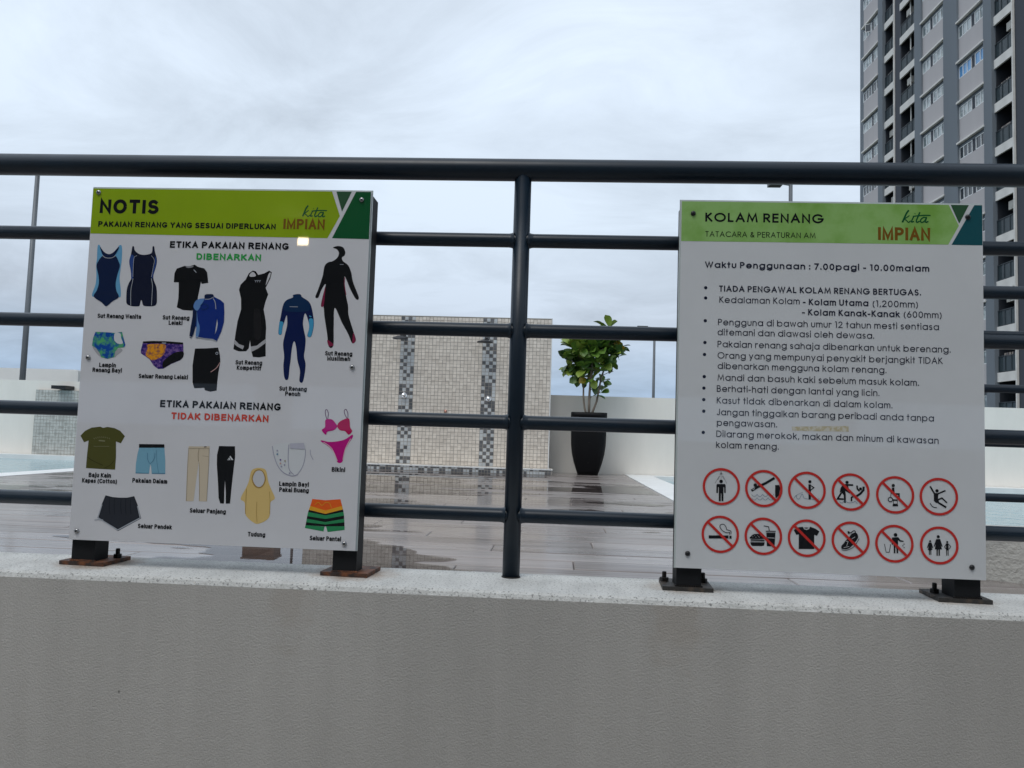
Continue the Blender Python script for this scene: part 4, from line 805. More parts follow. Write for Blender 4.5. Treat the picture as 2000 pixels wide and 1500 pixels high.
('line', 'script_lettering', 'darkgreen', [(180.0, 760.9), (177.2, 754.8), (176.8, 750.7), (181.1, 751.9)], 2.46, 2, 1),
('line', 'script_lettering', 'darkgreen', [(181.8, 766.7), (182.7, 767.3)], 2.76, 2, 1),
('line', 'script_lettering', 'darkgreen', [(191.1, 769.8), (187.4, 759.6), (185.3, 752.5), (187.2, 749.9), (191.4, 752.5)], 2.76, 2, 1),
('line', 'script_lettering', 'darkgreen', [(178.1, 761.6), (187.8, 762.8), (200.0, 763.6), (211.3, 763.2)], 2.46, 2, 1),
('line', 'script_lettering', 'darkgreen', [(203.9, 758.8), (198.3, 759.5), (193.1, 754.4), (194.6, 749.9), (199.9, 751.8), (203.9, 758.8), (202.3, 752.4), (203.7, 749.8), (207.8, 752.0)], 2.46, 2, 1),
('disc', 'screw', 'screw', (-290.9, 795.9), 0.0, 9),
('disc', 'screw', 'screw', (284.9, 787.4), 0.0, 9),
('disc', 'screw', 'screw', (-289.3, 437.9), 0.0, 9),
('disc', 'screw', 'screw', (280.8, 431.9), 0.0, 9),
('disc', 'screw', 'screw', (-288.2, 72.6), 0.0, 9),
('disc', 'screw', 'screw', (281.0, 68.3), 0.0, 9)]
,
"R": [
('line', 'script_lettering', 'darkgreen', [(155.7, 781.5), (151.2, 775.0), (146.6, 764.8), (143.0, 756.3)], 3.54, 2, 1),
('line', 'script_lettering', 'darkgreen', [(157.0, 770.7), (151.8, 766.6), (147.2, 763.1), (151.1, 760.5), (155.0, 756.5), (159.5, 759.9)], 2.25, 2, 1),
('line', 'script_lettering', 'darkgreen', [(165.3, 768.1), (162.1, 761.7), (161.4, 757.3), (166.0, 758.7)], 2.58, 2, 1),
('line', 'script_lettering', 'darkgreen', [(167.6, 774.2), (168.6, 774.9)], 2.9, 2, 1),
('line', 'script_lettering', 'darkgreen', [(177.7, 777.8), (173.1, 766.9), (170.5, 759.4), (172.4, 756.8), (176.9, 759.5)], 2.9, 2, 1),
('line', 'script_lettering', 'darkgreen', [(163.4, 768.8), (173.8, 770.3), (186.7, 771.5), (198.6, 771.3)], 2.58, 2, 1),
('line', 'script_lettering', 'darkgreen', [(190.5, 766.5), (184.7, 767.1), (178.9, 761.6), (180.1, 756.9), (186.0, 759.0), (190.5, 766.5), (188.5, 759.7), (189.8, 757.0), (194.3, 759.5)], 2.58, 2, 1),
('poly', 'header_band', 'limegreen', [(-313.1, 797.5), (234.5, 798.2), (254.1, 751.3), (232.9, 712.0), (-311.7, 710.5)], 1, 0),
('poly', 'header_triangle', 'darkgreen2', [(238.3, 798.3), (274.0, 798.8), (254.7, 755.3)], 1, 0),
('poly', 'header_block', 'teal', [(284.6, 798.9), (318.5, 799.4), (317.6, 711.7), (239.4, 711.7)], 1, 0),
('disc', 'bullet_points', 'inkblue', (-248.7, 614.3), 3.42, 1),
('disc', 'bullet_points', 'inkblue', (-248.6, 593.2), 3.42, 1),
('disc', 'bullet_points', 'inkblue', (-248.6, 546.3), 3.42, 1),
('disc', 'bullet_points', 'inkblue', (-248.7, 501.6), 3.42, 1),
('disc', 'bullet_points', 'inkblue', (-249.2, 477.1), 3.42, 1),
('disc', 'bullet_points', 'inkblue', (-249.0, 432.0), 3.42, 1),
('disc', 'bullet_points', 'inkblue', (-249.5, 408.6), 3.42, 1),
('disc', 'bullet_points', 'inkblue', (-249.4, 385.2), 3.42, 1),
('disc', 'bullet_points', 'inkblue', (-249.1, 361.9), 3.42, 1),
('disc', 'bullet_points', 'inkblue', (-249.4, 318.9), 3.42, 1),
('poly', 'tape_strip', 'tape', [(-74.4, 335.9), (37.3, 340.7), (38.0, 329.2), (-73.0, 327.8)], 1, 0),
('ring', 'notice_symbol#0', 'signred', (-212.3, 211.6), 36.98, 32.16, 4),
('ring', 'prohibition_symbol#1', 'signred', (-128.4, 210.7), 36.98, 32.16, 4),
('line', 'prohibition_symbol#1', 'signred', [(-152.2, 233.6), (-104.8, 187.8)], 5.03, 5, 0),
('ring', 'prohibition_symbol#2', 'signred', (-44.0, 210.2), 36.98, 32.16, 4),
('line', 'prohibition_symbol#2', 'signred', [(-67.5, 233.1), (-20.5, 187.4)], 5.03, 5, 0),
('ring', 'prohibition_symbol#3', 'signred', (41.2, 209.7), 36.98, 32.16, 4),
('line', 'prohibition_symbol#3', 'signred', [(17.9, 232.5), (64.4, 187.0)], 5.03, 5, 0),
('ring', 'prohibition_symbol#4', 'signred', (127.2, 207.1), 36.98, 32.16, 4),
('line', 'prohibition_symbol#4', 'signred', [(104.1, 229.8), (150.1, 184.4)], 5.03, 5, 0),
('ring', 'notice_symbol#5', 'signred', (211.2, 206.6), 36.98, 32.16, 4),
('ring', 'prohibition_symbol#6', 'signred', (-213.1, 116.8), 36.98, 32.16, 4),
('line', 'prohibition_symbol#6', 'signred', [(-237.0, 139.6), (-189.3, 94.1)], 5.03, 5, 0),
('ring', 'prohibition_symbol#7', 'signred', (-128.5, 116.2), 36.98, 32.16, 4),
('line', 'prohibition_symbol#7', 'signred', [(-152.2, 138.9), (-104.9, 93.7)], 5.03, 5, 0),
('ring', 'prohibition_symbol#8', 'signred', (-43.9, 115.7), 36.98, 32.16, 4),
('line', 'prohibition_symbol#8', 'signred', [(-67.3, 138.3), (-20.5, 93.2)], 5.03, 5, 0),
('ring', 'prohibition_symbol#9', 'signred', (41.3, 114.8), 36.98, 32.16, 4),
('line', 'prohibition_symbol#9', 'signred', [(18.1, 137.4), (64.4, 92.4)], 5.03, 5, 0),
('ring', 'prohibition_symbol#10', 'signred', (125.6, 111.5), 36.98, 32.16, 4),
('line', 'prohibition_symbol#10', 'signred', [(102.7, 134.0), (148.5, 89.2)], 5.03, 5, 0),
('ring', 'notice_symbol#11', 'signred', (211.4, 111.4), 36.98, 32.16, 4),
('disc', 'notice_symbol#0', 'ink', (-212.7, 221.8), 3.53, 3),
('poly', 'notice_symbol#0', 'ink', [(-220.6, 216.4), (-204.9, 216.9), (-203.5, 214.2), (-203.3, 199.1), (-206.0, 199.0), (-206.8, 210.7), (-207.9, 210.6), (-207.6, 182.4), (-211.3, 182.3), (-211.9, 198.1), (-212.8, 198.1), (-213.0, 182.2), (-216.7, 182.1), (-217.1, 210.3), (-218.5, 210.3), (-218.7, 198.5), (-221.7, 198.4), (-221.9, 213.6)], 2, 0),
('line', 'notice_symbol#0', 'ink', [(-213.0, 241.5), (-212.9, 237.4)], 1.09, 2, 0),
('line', 'notice_symbol#0', 'ink', [(-215.4, 236.6), (-210.2, 236.8)], 1.36, 2, 0),
('line', 'notice_symbol#0', 'inkgrey', [(-216.0, 233.1), (-224.7, 217.6)], 0.54, 2, 0),
('line', 'notice_symbol#0', 'inkgrey', [(-214.7, 233.2), (-219.3, 225.4)], 0.54, 2, 0),
('line', 'notice_symbol#0', 'inkgrey', [(-212.9, 233.9), (-212.8, 226.7)], 0.54, 2, 0),
('line', 'notice_symbol#0', 'inkgrey', [(-211.0, 233.3), (-206.8, 225.9)], 0.54, 2, 0),
('line', 'notice_symbol#0', 'inkgrey', [(-209.2, 233.4), (-201.5, 218.4)], 0.54, 2, 0),
('disc', 'prohibition_symbol#1', 'ink', (-145.1, 216.7), 3.53, 3),
('line', 'prohibition_symbol#1', 'ink', [(-152.5, 205.4), (-138.7, 214.2), (-123.8, 221.8), (-107.5, 232.3)], 4.89, 2, 0),
('line', 'prohibition_symbol#1', 'board', [(-150.6, 207.1), (-146.1, 210.1)], 1.09, 4, 0),
('poly', 'prohibition_symbol#1', 'ink', [(-106.1, 218.3), (-97.9, 218.6), (-95.8, 211.8), (-98.4, 198.0), (-104.5, 191.6), (-105.9, 197.7)], 2, 0),
('line', 'prohibition_symbol#1', 'wave', [(-152.1, 198.2), (-149.4, 194.8), (-145.3, 194.3), (-141.2, 199.0)], 0.68, 2, 1),
('line', 'prohibition_symbol#1', 'wave', [(-141.2, 198.5), (-138.5, 195.2), (-134.4, 194.7), (-130.4, 199.3)], 0.68, 2, 1),
('line', 'prohibition_symbol#1', 'wave', [(-130.3, 198.9), (-127.6, 195.6), (-123.5, 195.1), (-119.5, 199.7)], 0.68, 2, 1),
('line', 'prohibition_symbol#1', 'wave', [(-119.5, 199.3), (-116.7, 196.0), (-112.7, 195.4), (-108.6, 200.1)], 0.68, 2, 1),
('line', 'prohibition_symbol#1', 'wave', [(-152.0, 191.3), (-149.3, 188.0), (-145.2, 187.4), (-141.2, 192.1)], 0.68, 2, 1),
('line', 'prohibition_symbol#1', 'wave', [(-141.2, 191.7), (-138.4, 188.4), (-134.3, 187.8), (-130.3, 192.5)], 0.68, 2, 1),
('line', 'prohibition_symbol#1', 'wave', [(-130.3, 192.1), (-127.5, 188.7), (-123.5, 188.2), (-119.4, 192.9)], 0.68, 2, 1),
('line', 'prohibition_symbol#1', 'wave', [(-119.4, 192.5), (-116.7, 189.1), (-112.6, 188.6), (-108.6, 193.3)], 0.68, 2, 1),
('disc', 'prohibition_symbol#2', 'ink', (-38.1, 227.3), 3.12, 3),
('line', 'prohibition_symbol#2', 'ink', [(-38.6, 222.1), (-38.3, 207.0), (-38.2, 192.0)], 4.62, 2, 0),
('line', 'prohibition_symbol#2', 'ink', [(-37.7, 220.7), (-30.2, 215.8), (-36.3, 210.5)], 1.9, 2, 0),
('line', 'prohibition_symbol#2', 'wave', [(-69.3, 192.9), (-64.6, 199.2), (-63.2, 193.8), (-58.5, 192.6), (-53.1, 202.4), (-49.0, 194.3), (-40.9, 193.0)], 0.68, 2, 1),
('line', 'prohibition_symbol#2', 'wave', [(-35.5, 193.2), (-26.1, 192.4), (-19.3, 194.3)], 0.68, 2, 1),
('line', 'prohibition_symbol#2', 'wave', [(-66.6, 197.8), (-59.9, 202.1), (-51.8, 205.8)], 0.54, 3, 1),
('disc', 'prohibition_symbol#3', 'ink', (34.2, 228.6), 3.1, 3),
('line', 'prohibition_symbol#3', 'ink', [(30.0, 223.4), (46.3, 223.6)], 3.38, 2, 0),
('poly', 'prohibition_symbol#3', 'ink', [(25.1, 221.9), (36.3, 222.2), (39.1, 211.7), (43.3, 209.0), (39.1, 206.8), (30.7, 211.4), (32.1, 205.8), (32.2, 188.1), (28.7, 188.0), (28.0, 202.8), (23.1, 209.7), (20.3, 208.2), (21.7, 216.8)], 2, 0),
('line', 'prohibition_symbol#3', 'ink', [(23.8, 208.3), (16.1, 195.3), (28.0, 195.1)], 3.38, 2, 0),
('disc', 'prohibition_symbol#3', 'ink', (60.6, 216.7), 2.82, 3),
('line', 'prohibition_symbol#3', 'ink', [(53.7, 222.9), (54.4, 216.5), (58.6, 211.7)], 3.1, 2, 0),
('line', 'prohibition_symbol#3', 'ink', [(66.6, 221.2), (66.2, 214.1), (59.9, 206.8), (48.8, 199.3)], 4.23, 2, 0),
('line', 'prohibition_symbol#3', 'ink', [(46.1, 200.7), (43.0, 199.1), (43.0, 191.4)], 3.1, 2, 0),
('line', 'prohibition_symbol#3', 'wave', [(19.6, 189.8), (25.2, 187.2), (29.4, 191.6), (37.7, 188.3), (46.1, 189.3), (50.2, 191.6), (54.4, 186.8)], 0.7, 2, 1),
('disc', 'prohibition_symbol#4', 'ink', (123.8, 225.3), 3.1, 3),
('line', 'prohibition_symbol#4', 'ink', [(123.5, 221.1), (124.4, 209.1)], 4.79, 2, 0),
('line', 'prohibition_symbol#4', 'ink', [(124.4, 208.8), (134.8, 209.2), (135.0, 199.6)], 3.1, 2, 0),
('line', 'prohibition_symbol#4', 'ink', [(120.3, 217.4), (118.9, 203.3)], 0.99, 2, 0),
('ring', 'prohibition_symbol#4', 'ink', (118.2, 197.6), 5.07, 3.38, 3),
('line', 'prohibition_symbol#4', 'ink', [(122.3, 197.0), (132.0, 196.7)], 2.82, 2, 0),
('line', 'prohibition_symbol#4', 'ink', [(124.4, 195.7), (124.4, 189.4)], 0.99, 2, 0),
('line', 'prohibition_symbol#4', 'ink', [(131.7, 196.0), (131.7, 189.6)], 0.99, 2, 0),
('poly', 'prohibition_symbol#4', 'ink', [(123.4, 189.6), (132.2, 189.9), (133.3, 184.8), (122.3, 184.4)], 2, 0),
('disc', 'notice_symbol#5', 'ink', (207.9, 218.0), 3.24, 3),
('line', 'notice_symbol#5', 'ink', [(194.8, 226.4), (203.0, 212.6)], 3.1, 2, 0),
('line', 'notice_symbol#5', 'ink', [(206.5, 210.6), (224.4, 219.0)], 2.82, 2, 0),
('poly', 'notice_symbol#5', 'ink', [(201.7, 214.0), (210.6, 212.9), (209.8, 202.3), (211.9, 196.8), (206.4, 193.7), (202.0, 197.8)], 2, 0),
('line', 'notice_symbol#5', 'ink', [(206.4, 197.3), (225.5, 186.0)], 3.66, 2, 0),
('line', 'notice_symbol#5', 'ink', [(210.5, 200.9), (217.4, 204.0), (226.9, 195.2)], 2.82, 2, 0),
('line', 'notice_symbol#5', 'ink', [(194.7, 193.3), (199.4, 186.5), (207.7, 184.7)], 1.55, 2, 1),
('line', 'prohibition_symbol#6', 'ink', [(-235.6, 110.7), (-196.7, 112.0)], 6.25, 2, 0),
('line', 'prohibition_symbol#6', 'ink', [(-195.0, 111.6), (-190.6, 111.8)], 5.98, 2, 0),
('line', 'prohibition_symbol#6', 'board', [(-196.8, 117.4), (-190.7, 117.7)], 0.54, 3, 0),
('line', 'prohibition_symbol#6', 'ink', [(-192.0, 117.2), (-192.1, 123.4), (-196.2, 125.3), (-200.3, 126.5), (-201.7, 131.2), (-205.9, 136.5), (-211.4, 136.3), (-214.0, 132.8), (-212.6, 128.7), (-207.8, 123.4), (-200.2, 120.3), (-194.8, 121.2), (-194.8, 117.1)], 1.36, 2, 1),
('poly', 'prohibition_symbol#7', 'ink', [(-153.7, 110.5), (-151.9, 116.0), (-145.9, 119.7), (-133.7, 119.9), (-128.2, 116.3), (-126.2, 111.2)], 2, 1),
('line', 'prohibition_symbol#7', 'ink', [(-153.2, 107.8), (-126.1, 108.2)], 2.45, 2, 0),
('poly', 'prohibition_symbol#7', 'ink', [(-153.6, 103.3), (-125.7, 104.1), (-126.7, 97.9), (-130.8, 96.8), (-149.7, 96.4), (-152.4, 98.3)], 2, 0),
('line', 'prohibition_symbol#7', 'inkgrey', [(-153.2, 104.9), (-126.1, 105.7)], 0.82, 3, 0),
('poly', 'prohibition_symbol#7', 'ink', [(-122.6, 123.3), (-104.6, 123.7), (-106.2, 97.4), (-121.3, 96.8)], 2, 0),
('line', 'prohibition_symbol#7', 'inkgrey', [(-123.6, 126.0), (-104.2, 126.4)], 2.99, 2, 0),
('line', 'prohibition_symbol#7', 'ink', [(-127.7, 136.7), (-118.2, 135.1), (-116.8, 127.6)], 1.63, 2, 0),
('line', 'prohibition_symbol#7', 'board', [(-120.1, 113.6), (-105.9, 113.3)], 1.09, 3, 0),
('disc', 'prohibition_symbol#7', 'board', (-149.2, 114.1), 0.54, 4),
('disc', 'prohibition_symbol#7', 'board', (-145.9, 116.9), 0.54, 4),
('disc', 'prohibition_symbol#7', 'board', (-143.1, 113.6), 0.54, 4),
('disc', 'prohibition_symbol#7', 'board', (-139.8, 116.9), 0.54, 4),
('disc', 'prohibition_symbol#7', 'board', (-136.3, 113.9), 0.54, 4),
('disc', 'prohibition_symbol#7', 'board', (-133.0, 116.8), 0.54, 4),
('disc', 'prohibition_symbol#7', 'board', (-137.7, 115.2), 0.54, 4),
('poly', 'prohibition_symbol#8', 'ink', [(-51.4, 137.6), (-48.7, 132.9), (-44.0, 131.7), (-39.2, 133.6), (-37.3, 138.5), (-27.1, 135.1), (-19.1, 130.0), (-23.7, 121.0), (-29.1, 122.8), (-29.0, 95.0), (-59.2, 93.8), (-59.1, 122.3), (-64.1, 121.5), (-69.1, 130.8), (-59.5, 136.6)], 2, 0),
('poly', 'prohibition_symbol#8', 'ink', [(-49.4, 136.3), (-39.9, 136.7), (-43.3, 134.5), (-46.7, 134.6)], 3, 0),
('poly', 'prohibition_symbol#9', 'ink', [(24.0, 103.3), (28.2, 108.4), (32.3, 114.2), (39.2, 121.5), (43.4, 127.3), (50.3, 130.3), (54.5, 127.7), (55.9, 120.7), (51.7, 113.5), (46.2, 106.3), (37.9, 98.3), (31.0, 95.9), (24.0, 97.7)], 2, 1),
('line', 'prohibition_symbol#9', 'board', [(24.0, 96.8), (33.7, 96.7), (46.2, 103.5), (57.0, 119.4)], 0.7, 3, 1),
('line', 'prohibition_symbol#9', 'ink', [(23.5, 95.6), (33.7, 95.2), (47.6, 102.5), (57.8, 118.7)], 0.99, 4, 1),
('line', 'prohibition_symbol#9', 'ink', [(35.7, 131.9), (42.0, 129.3), (44.8, 132.2), (48.9, 133.8), (51.0, 130.4)], 1.69, 3, 1),
('line', 'prohibition_symbol#9', 'board', [(32.3, 112.8), (36.5, 112.3), (33.7, 103.0)], 0.85, 3, 0),
('line', 'prohibition_symbol#9', 'board', [(43.4, 117.4), (50.3, 121.9)], 0.85, 3, 0),
('line', 'prohibition_symbol#9', 'board', [(28.2, 100.0), (38.6, 102.5)], 0.85, 3, 0),
('poly', 'prohibition_symbol#9', 'ink', [(35.1, 131.9), (38.5, 132.7), (39.9, 127.8), (36.5, 127.0)], 4, 0),
('disc', 'prohibition_symbol#10', 'ink', (128.0, 128.7), 3.52, 3),
('poly', 'prohibition_symbol#10', 'ink', [(121.5, 123.5), (133.2, 124.4), (137.3, 119.0), (143.5, 117.8), (143.5, 115.7), (136.6, 115.7), (132.9, 118.8), (133.1, 93.0), (130.1, 92.9), (129.3, 106.8), (127.9, 106.7), (127.6, 92.8), (124.6, 92.6), (124.6, 116.4), (122.8, 109.3), (120.5, 109.9)], 2, 0),
('line', 'prohibition_symbol#10', 'ink', [(106.7, 110.1), (110.0, 94.1), (115.9, 94.4), (118.7, 109.9)], 1.13, 2, 0),
('disc', 'prohibition_symbol#10', 'ink', (144.2, 111.3), 1.13, 3),
('disc', 'prohibition_symbol#10', 'ink', (142.1, 108.0), 1.13, 3),
('disc', 'prohibition_symbol#10', 'ink', (144.4, 104.6), 1.13, 3),
('disc', 'notice_symbol#11', 'ink', (209.8, 128.4), 2.96, 3),
('poly', 'notice_symbol#11', 'ink', [(206.0, 123.5), (213.5, 123.8), (218.2, 109.6), (216.5, 108.8), (214.4, 113.6), (216.8, 104.0), (213.0, 103.8), (212.9, 91.3), (210.4, 91.2), (210.2, 103.0), (208.9, 103.0), (208.8, 91.1), (206.3, 91.0), (206.4, 103.6), (203.1, 103.4), (205.2, 114.0), (202.5, 108.3), (201.1, 109.3)], 2, 0),
('disc', 'notice_symbol#11', 'ink', (194.3, 119.1), 1.97, 3),
('poly', 'notice_symbol#11', 'ink', [(191.5, 116.2), (197.0, 116.4), (200.1, 106.1), (198.7, 105.6), (197.0, 109.5), (198.7, 101.9), (196.5, 101.8), (196.5, 92.4), (194.8, 92.4), (194.6, 101.0), (193.8, 101.0), (193.5, 92.3), (191.8, 92.3), (191.9, 101.6), (189.7, 101.5), (191.5, 109.2), (189.4, 105.3), (188.1, 106.0)], 2, 0),
('disc', 'notice_symbol#11', 'ink', (226.9, 118.6), 1.97, 3),
('line', 'notice_symbol#11', 'ink', [(226.8, 115.9), (227.2, 102.3)], 4.79, 2, 0),
('line', 'notice_symbol#11', 'ink', [(225.1, 114.7), (221.7, 109.0), (225.5, 104.3)], 1.27, 2, 0),
('line', 'notice_symbol#11', 'ink', [(229.2, 114.9), (233.5, 109.8), (229.9, 104.5)], 1.27, 3, 0),
('line', 'notice_symbol#11', 'ink', [(225.8, 102.9), (225.7, 92.2)], 1.55, 2, 0),
('line', 'notice_symbol#11', 'ink', [(228.5, 103.0), (228.7, 92.3)], 1.55, 2, 0),
('disc', 'screw', 'screwblack', (-276.3, 768.5), 0.0, 9),
('disc', 'screw', 'screwblack', (271.4, 769.2), 0.0, 9),
('disc', 'screw', 'screwblack', (-276.9, 76.2), 0.0, 9),
('disc', 'screw', 'screwblack', (273.4, 71.4), 0.0, 9)]
}
TXT = [
('L', 'NOTIS', -286.7, 750.5, 131.1, 30.8, 'ar', 'ink'),
('L', 'PAKAIAN RENANG YANG SESUAI DIPERLUKAN', -287.5, 720.9, 390.0, 12.1, 'ar', 'ink'),
('L', 'IMPIAN', 118.8, 722.0, 89.2, 22.6, 'im', 'brown'),
('L', 'ETIKA PAKAIAN RENANG', -126.2, 677.7, 259.0, 14.3, 'ar', 'ink'),
('L', 'DIBENARKAN', -66.5, 652.8, 141.0, 14.0, 'ar', 'greenink'),
('L', 'Sut Renang Wanita', -275.0, 523.1, 95.7, 9.6, 'ar', 'ink'),
('L', 'Sut Renang', -131.9, 522.8, 58.1, 9.6, 'ar', 'ink'),
('L', 'Lelaki', -118.1, 511.8, 29.8, 9.6, 'ar', 'ink'),
('L', 'Lampin', -264.1, 418.1, 36.5, 9.6, 'ar', 'ink'),
('L', 'Renang Bayi', -278.0, 407.2, 64.0, 9.6, 'ar', 'ink'),
('L', 'Seluar Renang Lelaki', -176.1, 396.8, 106.8, 9.6, 'ar', 'ink'),
('L', 'Sut Renang', 31.6, 431.3, 57.1, 9.6, 'ar', 'ink'),
('L', 'Kompetitif', 35.0, 420.0, 52.2, 9.6, 'ar', 'ink'),
('L', 'Sut Renang', 222.0, 455.1, 57.5, 9.6, 'ar', 'ink'),
('L', 'Muslimah', 226.8, 444.6, 48.9, 9.6, 'ar', 'ink'),
('L', 'Sut Renang', 128.4, 378.8, 58.2, 9.6, 'ar', 'ink'),
('L', 'Penuh', 141.4, 368.2, 32.1, 9.6, 'ar', 'ink'),
('L', 'Baju Kain', -270.7, 185.4, 48.3, 9.6, 'ar', 'ink'),
('L', 'Kapas (Cotton)', -284.3, 173.5, 75.8, 9.6, 'ar', 'ink'),
('L', 'Pakaian Dalam', -175.3, 177.3, 75.0, 9.6, 'ar', 'ink'),
('L', 'Seluar Panjang', -48.0, 119.4, 76.6, 9.6, 'ar', 'ink'),
('L', 'Bikini', 247.7, 214.2, 27.9, 9.6, 'ar', 'ink'),
('L', 'Lampin Bayi', 138.5, 181.2, 62.3, 9.6, 'ar', 'ink'),
('L', 'Pakai Buang', 139.1, 169.1, 62.3, 9.6, 'ar', 'ink'),
('L', 'Seluar Pendek', -157.1, 83.3, 72.5, 9.6, 'ar', 'ink'),
('L', 'Tudung', 77.9, 75.3, 36.7, 9.6, 'ar', 'ink'),
('L', 'Seluar Pantai', 208.4, 72.5, 65.2, 9.6, 'ar', 'ink'),
('L', 'ETIKA PAKAIAN RENANG', -125.9, 337.2, 259.4, 14.9, 'ar', 'ink'),
('L', 'TIDAK DIBENARKAN', -100.5, 312.4, 209.3, 14.3, 'ar', 'redink'),
('R', 'KOLAM RENANG', -251.7, 751.7, 238.6, 19.1, 'gb', 'ink'),
('R', 'TATACARA & PERATURAN AM', -251.2, 720.4, 221.9, 11.6, 'ge', 'ink'),
('R', 'IMPIAN', 95.0, 719.0, 102.7, 27.1, 'im', 'brown'),
('R', 'Waktu Penggunaan : 7.00pagi - 10.00malam', -250.9, 655.8, 446.4, 13.1, 'gb', 'inkblue'),
('R', 'TIADA PENGAWAL KOLAM RENANG BERTUGAS.', -221.8, 607.0, 401.1, 12.6, 'gb', 'inkblue'),
('R', 'Kedalaman Kolam', -220.8, 583.9, 160.6, 13.1, 'ge', 'inkblue'),
('R', '(1,200mm)', 83.6, 582.4, 89.4, 13.1, 'ge', 'inkblue'),
('R', '(600mm)', 144.7, 561.8, 74.3, 13.1, 'ge', 'inkblue'),
('R', 'Pengguna di bawah umur 12 tahun mesti sentiasa', -222.9, 537.8, 436.6, 13.1, 'ge', 'inkblue'),
('R', 'ditemani dan diawasi oleh dewasa.', -223.7, 517.2, 310.9, 13.1, 'ge', 'inkblue'),
('R', 'Pakaian renang sahaja dibenarkan untuk berenang.', -223.3, 492.8, 459.5, 13.1, 'ge', 'inkblue'),
('R', 'Orang yang mempunyai penyakit berjangkit TIDAK', -223.0, 469.7, 443.2, 13.1, 'ge', 'inkblue'),
('R', 'dibenarkan mengguna kolam renang.', -222.7, 448.4, 333.9, 13.1, 'ge', 'inkblue'),
('R', 'Mandi dan basuh kaki sebelum masuk kolam.', -222.4, 424.7, 396.9, 13.1, 'ge', 'inkblue'),
('R', 'Berhati-hati dengan lantai yang licin.', -223.6, 402.0, 321.0, 13.1, 'ge', 'inkblue'),
('R', 'Kasut tidak dibenarkan di dalam kolam.', -223.3, 378.2, 346.0, 13.1, 'ge', 'inkblue'),
('R', 'Jangan tinggalkan barang peribadi anda tanpa', -222.9, 354.6, 425.8, 13.1, 'ge', 'inkblue'),
('R', 'pengawasan.', -222.6, 333.2, 119.5, 13.1, 'ge', 'inkblue'),
('R', 'Dilarang merokok, makan dan minum di kawasan', -223.4, 310.6, 435.0, 13.1, 'ge', 'inkblue'),
('R', 'kolam renang.', -223.7, 288.6, 124.2, 13.1, 'ge', 'inkblue'),
('R', '- Kolam Utama', -53.9, 583.0, 129.7, 12.9, 'gb', 'inkblue'),
('R', '- Kolam Kanak-Kanak', -55.2, 561.9, 192.3, 12.9, 'gb', 'inkblue')]

C = dict(ink=(.010, .011, .014), inkblue=(.018, .022, .045), inkgrey=(.15, .15, .16), greenink=(.035, .36, .08), redink=(.62, .06, .03), brown=(.20, .09, .015), darkgreen=(.008, .095, .032), darkgreen2=(.035, .10, .05), lime=(.29, .43, .012), limegreen=(.30, .52, .17), teal=(.012, .085, .105),
    skyblue=(.14, .38, .60), navy=(.008, .018, .06), blackblue=(.010, .014, .035), blue=(.03, .07, .25), pale=(.42, .45, .50), black=(.009, .010, .012), black3=(.016, .016, .018), grey=(.25, .25, .27), royal=(.010, .032, .21), steel=(.12, .25, .52), tealdark=(.01, .04, .14), rosepale=(.6, .35, .33), board=(.60, .60, .62), greypale=(.42, .42, .44),
    blue2=(.006, .014, .075), cyan=(.06, .33, .56), tealnavy=(.007, .03, .09), wine=(.22, .02, .06), greywhite=(.66, .68, .70), purple=(.06, .03, .20), olive=(.085, .085, .022), olivepale=(.22, .22, .12), olivedark=(.04, .04, .01), paleblue=(.20, .42, .55), midblue=(.10, .24, .36), beige=(.62, .53, .40), beigedark=(.40, .33, .24),
    lilacgrey=(.36, .35, .46), lilacpale=(.50, .50, .58), butter=(.72, .52, .20), butterdark=(.42, .26, .07), magenta=(.52, .01, .22), magenta2=(.50, .01, .10), strap=(.12, .02, .12), rosewhite=(.75, .5, .58), orangered=(.85, .13, .02), amber=(.80, .38, .03), green=(.03, .26, .10), charcoal=(.030, .034, .044), charcoal2=(.018, .02, .028), tape=(.52, .46, .30), signred=(.58, .035, .03), wave=(.10, .17, .26), nappy=(.02, .12, .35), orangepat=(.8, .3, .02))
MC = {}
def cm(k):
    if k in MC: return MC[k]
    if k == 'nappy': m = mat('print_nappy', (.008, .07, .36), .018, spec=.38, col2=(.10, .42, .16), vscale=75, lo=.42, hi=.62, detail=2)
    elif k == 'purple': m = mat('print_purple', (.03, .015, .16), .018, spec=.38, col2=(.22, .12, .35), vscale=130, lo=.45, hi=.62, detail=5)
    elif k == 'orangepat': m = mat('print_orange', (.80, .33, .02), .018, spec=.38, col2=(.16, .05, .10), vscale=150, lo=.45, hi=.68, detail=6)
    elif k in ('lime',): m = mat('print_lime', C[k], .018, spec=.5, var=.12, vscale=3)
    elif k == 'limegreen': m = mat('print_green', C[k], .018, spec=.5, col2=(.20, .40, .075), vscale=7, lo=.45, hi=.62)
    elif k == 'tape': m = mat('print_tape', C[k], .5, col2=(.62, .60, .52), vscale=120, lo=.45, hi=.55)
    else: m = mat('print_' + k, C[k], .018, spec=.38)
    MC[k] = m; return m
def spline(pts, closed, n=5):
    if len(pts) < 3: return pts
    r_ = []; N_ = len(pts); rng = range(N_) if closed else range(N_ - 1)
    for i in rng:
        if closed: p0, p1, p2, p3 = (Vector(pts[(i + k) % N_]) for k in (-1, 0, 1, 2))
        else: p0, p1, p2, p3 = (Vector(pts[max(0, min(N_ - 1, i + k))]) for k in (-1, 0, 1, 2))
        for s_ in range(n):
            t = s_ / n; r_.append(tuple(.5 * ((2 * p1) + (p2 - p0) * t + (2 * p0 - 5 * p1 + 4 * p2 - p3) * t * t + (3 * p1 - p0 - 3 * p2 + p3) * t ** 3)))
    if not closed: r_.append(tuple(pts[-1]))
    return r_
LV = .00022
